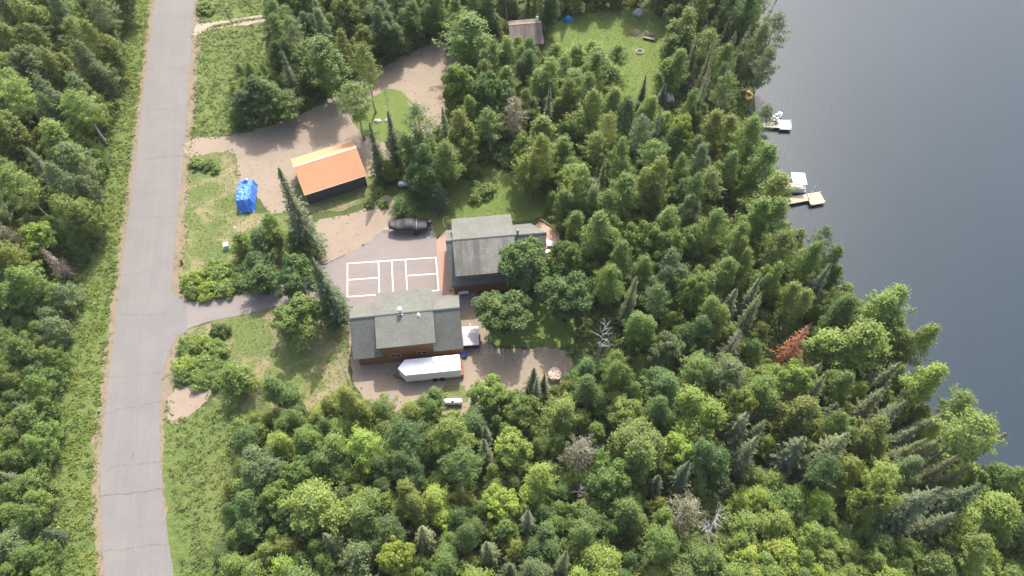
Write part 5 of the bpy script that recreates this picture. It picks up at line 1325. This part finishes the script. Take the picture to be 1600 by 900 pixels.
# the young trees that show most stand singly, the rest is one leafy mass
P_ = np.array([pj(t[0], t[1], t[2] * 0.62) for t in TREES] + [pj(t[0], t[1], t[2] * 0.62) for t in YOUNG])
A_ = np.array([(t[0], t[1], t[2], t[3]) for t in TREES] + list(YOUNG))
Dp = A_[:, 1] * cD - (A_[:, 2] * 0.62 - H) * sD                  # depth along the view
RX = F * A_[:, 3] / Dp * 0.85; RY = RX * 0.75 + F * A_[:, 2] * 0.32 * cD / Dp
sc_l = []
for i_, (x, y, h, r) in enumerate(YOUNG):
    k_ = len(TREES) + i_; c_ = crown_pts(x, y, h, r); vis = np.ones(len(c_), bool)
    for j_ in np.nonzero((np.abs(P_[:, 0] - P_[k_, 0]) < 160) & (np.abs(P_[:, 1] - P_[k_, 1]) < 160) & (Dp < Dp[k_] - 0.3))[0]:
        vis &= ((c_[:, 0] - P_[j_, 0]) / RX[j_]) ** 2 + ((c_[:, 1] - P_[j_, 1]) / RY[j_]) ** 2 > 1
    inside = (c_[:, 0] > 0) & (c_[:, 0] < 1600) & (c_[:, 1] > 0) & (c_[:, 1] < 900)
    sc_l.append((vis & inside).sum() * RX[k_] * RY[k_])
n_single = 285 - sum(t[4] == 'sapling' for t in TREES)
order_ = np.argsort(-np.array(sc_l))
THICKET = []
for n_i, i_ in enumerate(order_):
    x, y, h, r = YOUNG[i_]
    if n_i < n_single and sc_l[i_] > 0: add_tree(x, y, h, r, 'sapling', rr_.choice('lLl' if y < 42 and x > 22 else 'gldgo'))
    else: THICKET.append((x, y, h, r))
print('trees', len(TREES), {k: sum(t[4] == k for t in TREES) for k in PROTO})

# labels: each tree told apart by colour, height, kind, place, then its turn from the left
def place(cx, cy):
    if cx < 235:
        for y_, s_ in ((110, 'left of road opposite the rutted track'), (230, 'left of road opposite the gravel entrance'), (340, 'left of road level with the shed'), (470, 'left of road level with the court'), (620, 'left of road level with the garage'), (760, 'left of road below the driveway mouth')):
            if cy < y_: return s_
        return 'left of road at its bottom bend'
    if cx < 700 and cy < 600:
        if cy < 62: return 'at the top behind the gravel yard'
        if cx < 560: return 'above the gravel yard entrance' if cy < 225 else 'between blue tarp and paved driveway'
        return 'around the green circle and tank'
    if cx < 872 and cy < 600:
        return 'left of the brown roofed cabin' if cy < 110 else ('behind the back lawn' if cy < 335 else 'over the lower side of the cabin')
    if cy < 600 and cx < 1050:
        for y_, s_ in ((110, 'behind the neighbour lawn'), (200, 'just below the neighbour lawn'), (270, 'right of the back lawn, upper part'), (350, 'right of the back lawn, lower part'), (450, 'right of the cabin deck')):
            if cy < y_: return s_
        return 'right of the gravel yard end'
    if cy < 600 and cx < 1260:
        for y_, s_ in ((130, 'on the bank above the yellow raft'), (220, 'on the bank by the pale dock'), (290, 'above the dark parked car'), (370, 'between parked car and pontoon boat'), (470, 'inland below the tan dock')):
            if cy < y_: return s_
        return 'left of the red dead spruce'
    if cx >= 1260 and cy < 790:
        return 'on the shore above red spruce' if cy < 500 else ('on the shore right of red spruce' if cy < 650 else 'among firs of the lower shore')
    if cx < 480: return 'right of the road bottom bend'
    if cx < 700: return 'below the garage gravel' if cy < 730 else 'at the bottom below the garage'
    if cx < 880: return 'below the white propane tank' if cy < 730 else 'at the bottom below the tank'
    if cx < 1060: return 'right of the firewood heap' if cy < 740 else 'left of the bleached bare tree'
    if cx < 1260: return 'above the bleached bare tree' if cy < 770 else 'right of the bleached bare tree'
    return 'in the bright bottom right corner'
ORD = ['leftmost', 'second', 'third', 'fourth', 'fifth', 'sixth', 'seventh', 'eighth', 'ninth', 'tenth', 'eleventh', 'twelfth', 'thirteenth', 'fourteenth', 'fifteenth', 'sixteenth', 'seventeenth', 'eighteenth', 'nineteenth', 'twentieth', 'twenty-first', 'twenty-second', 'twenty-third', 'twenty-fourth', 'twenty-fifth', 'twenty-sixth', 'twenty-seventh', 'twenty-eighth']
def size_word(h): return 'low' if h < 5 else ('small' if h < 7.5 else ('tall' if h > 11 else 'middling'))
buck = {}
for t in TREES:
    if t[6] is None:
        k = (size_word(t[2]), CNAME[t[5]], KNAME[t[4]][1], place(t[7], t[8])); buck.setdefault(k, []).append(t)
for k, ts in buck.items():
    ts.sort(key=lambda t: t[7])
    sz_, cn, kn, pl = k
    for i, t in enumerate(ts):
        pl_kn = kn if kn.endswith(('spruce', 'fir')) else kn + 's'
        t[6] = f'{sz_} {cn} {kn} {pl}' if len(ts) == 1 else (f'leftmost {sz_} {cn} {kn}, {pl}' if i == 0 else f'{ORD[min(i, 27)]} {sz_} {cn} {kn} from left, {pl}')
def zone_group(t):
    return f'{KNAME[t[4]][1]}s of the lakeside wood' if t[7] > 235 else f'{KNAME[t[4]][1]}s left of the road'
for n_, (x, y, h, r, kind, col, label, cx, cy) in enumerate(TREES):
    crown, trunk, h0, r0 = rr_.choice(PROTO[kind])
    gz = float(ground_z(lake_sd(np.array([x]), np.array([y])))[0])
    nm, cat = KNAME[kind]
    e_ = empty(nm, (x, y, gz), rr_.uniform(0, 6.28), label, cat, zone_group((x, y, h, r, kind, col, label, cx, cy)))
    e_.scale = (r / r0, r / r0 * rr_.uniform(0.92, 1.08), h / h0)
    lean = 0.012 if n_ < N_SEEN else (0.05 if gz > -0.02 else 0.13)
    e_.rotation_euler.x = rr_.gauss(0, lean * 0.6); e_.rotation_euler.y = rr_.gauss(0, lean * 0.6)
    o = bpy.data.objects.new('trunk', trunk); COL.objects.link(o); o.parent = e_
    if crown:
        o = bpy.data.objects.new('crown', crown); COL.objects.link(o); o.parent = e_
        b_ = COLS[col]; k1 = rr_.uniform(0.85, 1.18); k2 = rr_.uniform(0.93, 1.07)
        o.color = (b_[0] * k1 * k2, b_[1] * k1, b_[2] * k1 / k2, 1)

# shrubs one can point at
def shrub(px, py, wpx, h, col, label, group=None):
    x, y = gp(px, py, h * 0.4); x2, _ = gp(px + wpx / 2, py, h * 0.4)
    if any(in_poly(P, [x], [y])[0] for P in NOBASE[:0]): return
    me, _, h0, r0 = rr_.choice(PROTO['shrub'])
    o = bpy.data.objects.new('shrub', me); COL.objects.link(o)
    o.location = (x, y, 0); r = x2 - x; o.scale = (r / r0, r / r0 * 0.9, h / h0); o.rotation_euler.z = rr_.uniform(0, 6.28)
    b_ = COLS[col]; k1 = rr_.uniform(0.9, 1.15); o.color = (b_[0] * k1, b_[1] * k1, b_[2] * k1, 1)
    tag(o, label, 'shrub', group)
shrub(752, 297, 50, 1.9, 'l', 'round leafy shrub standing in the middle of the back lawn')
shrub(309, 256, 30, 1.2, 'l', 'low shrub near the road on the dry lawn, left of a pair')
shrub(325, 258, 26, 1.1, 'g', 'low shrub right of its twin on the dry lawn beside the road')
shrub(336, 266, 16, 0.9, 'g', 'smallest low shrub by the pair on the dry lawn')
shrub(318, 13, 36, 1.6, 'l', 'light green shrub at the top beside the rutted track')
shrub(735, 258, 46, 2.2, 'l', 'light green shrub at the far left edge of the back lawn')
shrub(788, 240, 58, 2.4, 'd', 'dark green shrub at the far edge of the back lawn')
shrub(760, 235, 44, 2.0, 'g', 'mid green shrub between the light and dark ones behind the back lawn')
shrub(342, 517, 34, 1.8, 'd', 'darkest shrub at the top of the thicket on the lower lawn')
for i, (px, py, w_, c_) in enumerate(((300, 438, 44, 'L'), (322, 452, 42, 'L'), (300, 455, 30, 'l'), (345, 428, 46, 'l'), (352, 448, 44, 'l'), (372, 440, 44, 'g'), (332, 420, 34, 'l'), (376, 420, 40, 'g'))):
    shrub(px, py, w_, 1.9, c_, ('leftmost shrub' if (k_ := [0, 2, 1, 4, 5, 6, 3, 7][i]) == 0 else f'{ORD[k_]} shrub from left') + ' in the mass above the driveway mouth', 'shrub mass above the driveway mouth')
for i, (px, py, w_, c_) in enumerate(((292, 540, 40, 'l'), (318, 535, 40, 'L'), (340, 545, 40, 'l'), (290, 570, 42, 'L'), (315, 566, 42, 'l'), (336, 572, 40, 'g'), (285, 590, 36, 'g'), (318, 590, 44, 'l'), (340, 592, 38, 'g'))):
    shrub(px, py, w_, 1.5, c_, f'{["topmost left", "topmost middle", "topmost right", "middle left", "central", "middle right", "lowest left", "lowest middle", "lowest right"][i]} shrub of the thicket below the driveway mouth', 'shrub thicket below the driveway mouth')
for i, (px, py) in enumerate(((590, 300), (597, 318), (578, 318))):
    shrub(px, py, 22, 0.9, 'Lgo'[i], ['yellow green', 'mid green', 'olive'][i] + ' low shrub at the right corner of the orange roofed shed')

# ------------------------------------------------------------------ undergrowth, weeds, grass (uncountable)
def scatter(area, n, polys_in, polys_out, water=True):
    x = rng.uniform(area[0], area[1], n); y = rng.uniform(area[2], area[3], n)
    ok = np.zeros(n, bool)
    for P in polys_in: ok |= in_poly(P, x, y)
    for P in polys_out: ok &= ~in_poly(P, x, y)
    if water: ok &= lake_sd(x, y) < -0.3
    return x[ok], y[ok]
def clumps(name, x, y, r, h, leaf, per, mat, flat=0.55):
    n = len(x); idx = np.repeat(np.arange(n), per)
    R_ = rng.uniform(r[0], r[1], n); H_ = rng.uniform(h[0], h[1], n)
    d = unit(rng.normal(size=(n * per, 3))); d[:, 2] = np.abs(d[:, 2])
    k = rng.uniform(0.6, 1.05, n * per)
    z0 = ground_z(lake_sd(x, y))
    c = np.stack([x[idx] + d[:, 0] * R_[idx] * k, y[idx] + d[:, 1] * R_[idx] * k, z0[idx] + d[:, 2] * H_[idx] * k + 0.03], 1)
    nn = d * 0.7 + np.array([0, 0, flat]) + rng.normal(size=(n * per, 3)) * 0.4
    me = quads_mesh(name, c, nn, rng.uniform(0.7, 1.3, n * per) * leaf, 0.55); me.materials.append(M[mat])
    o = bpy.data.objects.new(name, me); COL.objects.link(o); o['kind'] = 'stuff'; return o
PW = lambda *ps: [gp(*p) for p in ps]
roadP = [list(Lw) + list(Rw)[::-1], off(Lw, -0.8) + off(Rw, 1.0)[::-1]]
verge = PW((236, -40), (234, 75), (225, 150), (216, 225), (203, 320), (186, 460), (168, 640), (156, 740), (160, 900), (168, 1000), (50, 1000), (100, 860), (80, 700), (95, 560), (130, 430), (165, 280), (185, 120), (205, -40))
x, y = scatter((-95, -35, 5, 150), 24000, [verge], roadP, False)
keep = np.array([noise.noise(Vector((a * 0.5, b * 0.5, 1))) > -0.4 for a, b in zip(x, y)], bool)
x, y = x[keep], y[keep]
o = clumps('verge_weeds', x, y, (0.18, 0.65), (0.06, 0.36), 0.125, 20, 'weeds'); tag(o, 'rough yellow green weeds on the verge left of the road', 'weeds')
mead = [PW((303, -30), (400, -40), (425, 40), (440, 120), (420, 190), (395, 203), (345, 214), (296, 213), (302, 120)), PW((262, 660), (320, 640), (420, 650), (420, 760), (380, 990), (295, 990), (272, 840), (262, 740))]
x, y = scatter((-80, -20, 5, 145), 22000, mead, roadP + SHEETS['two_rut_track'], False)
keep = np.array([noise.noise(Vector((a * 0.45, b * 0.45, 5))) > -0.35 for a, b in zip(x, y)], bool); x, y = x[keep], y[keep]
o = clumps('meadow_weeds', x, y, (0.15, 0.65), (0.05, 0.42), 0.11, 16, 'grass'); tag(o, 'tall rough grass and weeds right of the road', 'weeds')
# short tufts on lawns and along gravel edges
lawnP = SHEETS['lawn']
x, y = scatter((-65, 40, 30, 130), 52000, lawnP, SHEETS['gravel_yard'] + SHEETS['driveway'] + roadP, False)
o = clumps('lawn_tufts', x, y, (0.05, 0.22), (0.03, 0.10), 0.085, 3, 'grass'); tag(o, 'short mown grass tufts of the lawns', 'grass')
ex, ey = [], []
for P in SHEETS['gravel_yard'] + SHEETS['dirt_patch'] + SHEETS['two_rut_track'] + SHEETS['road_shoulder']:
    for p_ in densify(P, 0.35):
        if noise.noise(Vector((p_[0] * 0.35, p_[1] * 0.35, 2))) > -0.05: ex.append(p_[0] + rr_.gauss(0, 0.3)); ey.append(p_[1] + rr_.gauss(0, 0.3))
ex, ey = np.array(ex), np.array(ey)
ok = ~in_poly(roadP[0], ex, ey)
for P in SHEETS['driveway'] + [rect(G, -1, 16, -5, 5), rect(Sh, 0, 10.6, -4, 4)]: ok &= ~in_poly(P, ex, ey)
ok &= (ey < 150) & (ey > 8)
o = clumps('edge_weeds', ex[ok], ey[ok], (0.1, 0.3), (0.05, 0.22), 0.09, 8, 'grass'); tag(o, 'thin weeds creeping over the gravel edges', 'weeds')
# forest floor cover
forest = [PW(*z[1]) for z in ZONES] + [[gp(px, py, 9.0) for px, py in z[1]] for z in ZONES]
nob = [P for k, v in SHEETS.items() if k not in ('meadow', 'lawn') for P in v] + [rect(G, -1, 16.5, -5, 5), rect(Hs, -1, 18.5, -5.5, 7.5), rect(N_, -1.5, 6, -4, 4)]
x, y = scatter((-110, 75, 8, 150), 26000, forest, nob + SHEETS['lawn'] + [verge])
o = clumps('forest_undergrowth', x, y, (0.35, 0.9), (0.25, 1.3), 0.2, 26, 'under'); tag(o, 'leafy undergrowth covering the forest floor', 'undergrowth')

tv, tn, tt_, ts_ = [], [], [], []
for x, y, h, r in THICKET:
    nb_, np_ = 42, 34
    t = np.sqrt(rng.uniform(0.02, 1, nb_)); a = rng.uniform(0, 6.283, nb_)
    prof = np.where(t < 0.35, (t / 0.35) ** 0.6, np.clip(1 - ((t - 0.35) / 0.65) ** 2.1, 0, 1) ** 0.8)
    rad = r * prof * rng.uniform(0.6, 1.2, nb_) + 0.1
    tip = np.stack([np.cos(a) * rad, np.sin(a) * rad, 0.3 + t * (h - 0.3)], 1); root = np.stack([0 * a, 0 * a, np.maximum(0.3, tip[:, 2] - rad * 0.7 - 0.4)], 1)
    ix = np.repeat(np.arange(nb_), np_); u_ = np.sqrt(rng.uniform(0.1, 1, nb_ * np_))[:, None]
    of = rng.normal(size=(nb_ * np_, 3)) * (0.15 * r + 0.1) * (1.15 - 0.75 * u_)
    tv.append(root[ix] + (tip - root)[ix] * u_ + of + np.array([x, y, 0])); tn.append(of * 1.2 + (tip - root)[ix] * 0.3 + np.array([0, 0, 0.75]) + rng.normal(size=(nb_ * np_, 3)) * 0.4)
    tt_.append((tip - root)[ix] + rng.normal(size=(nb_ * np_, 3)) * 0.6); ts_.append(rng.uniform(0.65, 1.3, nb_ * np_) * 0.15)
me = quads_mesh('young_thicket', np.concatenate(tv), np.concatenate(tn), np.concatenate(ts_), 0.55, np.concatenate(tt_))
M['thicket'] = weed_mat('thicket_leaf', [(0.3, (0.110, 0.165, 0.046)), (0.45, (0.155, 0.210, 0.050)), (0.6, (0.205, 0.250, 0.056)), (0.75, (0.240, 0.285, 0.056))], 0.35, 0.42)
me.materials.append(M['thicket'])
o = bpy.data.objects.new('young_thicket', me); COL.objects.link(o); o['kind'] = 'stuff'; tag(o, 'young leafy growth filling the gaps between the trees', 'thicket')
print('thicket', len(THICKET))

# ------------------------------------------------------------------ fallen trunks
def log(p, q_, r, label, mat='bark_pale'):
    a = Vector((*gp(*p), 0.35)); b = Vector((*gp(*q_), 0.5)); m_ = MB()
    m_.tube([Vector((0, 0, 0)), (b - a) * 0.5 + Vector((0, 0, 0.08)), b - a], [r, r * 0.8, r * 0.5], 8)
    o = m_.build('fallen_trunk', M[mat]); o.location = a; tag(o, label, 'fallen trunk')
log((680, 646), (697, 668), 0.12, 'pale fallen trunk lying in the undergrowth below the white trailer')

# ------------------------------------------------------------------ thin summer haze
hm = bpy.data.materials.new('haze'); hm.use_nodes = True
for n_ in list(hm.node_tree.nodes):
    if n_.type != 'OUTPUT_MATERIAL': hm.node_tree.nodes.remove(n_)
pv_ = hm.node_tree.nodes.new('ShaderNodeVolumePrincipled'); pv_.inputs['Color'].default_value = (0.92, 0.95, 1.0, 1); pv_.inputs['Density'].default_value = 0.00010
hm.node_tree.links.new(pv_.outputs[0], [n_ for n_ in hm.node_tree.nodes if n_.type == 'OUTPUT_MATERIAL'][0].inputs['Volume'])
m = MB(); m.box(-1600, 1600, -700, 1600, -5, 90.0); o = m.build('haze', hm); o['kind'] = 'stuff'; tag(o, 'thin pale summer haze in the air over the whole place', 'haze')

# ------------------------------------------------------------------ light, sky, camera
w = bpy.data.worlds.new('World'); sc.world = w; w.use_nodes = True
nt = w.node_tree; bg = nt.nodes['Background']
sky = nt.nodes.new('ShaderNodeTexSky'); sky.sky_type = 'NISHITA'; sky.sun_disc = False
EL, AZ = R(51.5), R(81)
sky.sun_elevation = EL; sky.sun_rotation = R(90) - AZ; sky.air_density = 1.0; sky.dust_density = 5.0; sky.ozone_density = 1.0
nt.links.new(sky.outputs['Color'], bg.inputs['Color']); bg.inputs['Strength'].default_value = 0.15
sd_ = bpy.data.lights.new('sun', 'SUN'); sd_.energy = 2.9; sd_.angle = R(0.55); sd_.color = (1.0, 0.95, 0.88)
so = bpy.data.objects.new('sun', sd_); COL.objects.link(so)
dv = Vector((math.cos(EL) * math.cos(AZ), math.cos(EL) * math.sin(AZ), math.sin(EL)))
so.rotation_euler = (-dv).to_track_quat('-Z', 'Y').to_euler(); so.location = dv * 120
cam = bpy.data.cameras.new('camera'); co = bpy.data.objects.new('camera', cam); COL.objects.link(co)
co.location = (0, 0, H); co.rotation_euler = (R(90) - DEP, 0, 0)
cam.sensor_width = 36; cam.lens = 36 * F / 1600; cam.clip_end = 6000; cam.clip_start = 0.5
sc.camera = co
sc.view_settings.view_transform = 'Standard'; sc.view_settings.look = 'None'; sc.view_settings.gamma = 1; sc.view_settings.exposure = 1.25
sc.cycles.max_bounces = 6; sc.cycles.transparent_max_bounces = 4
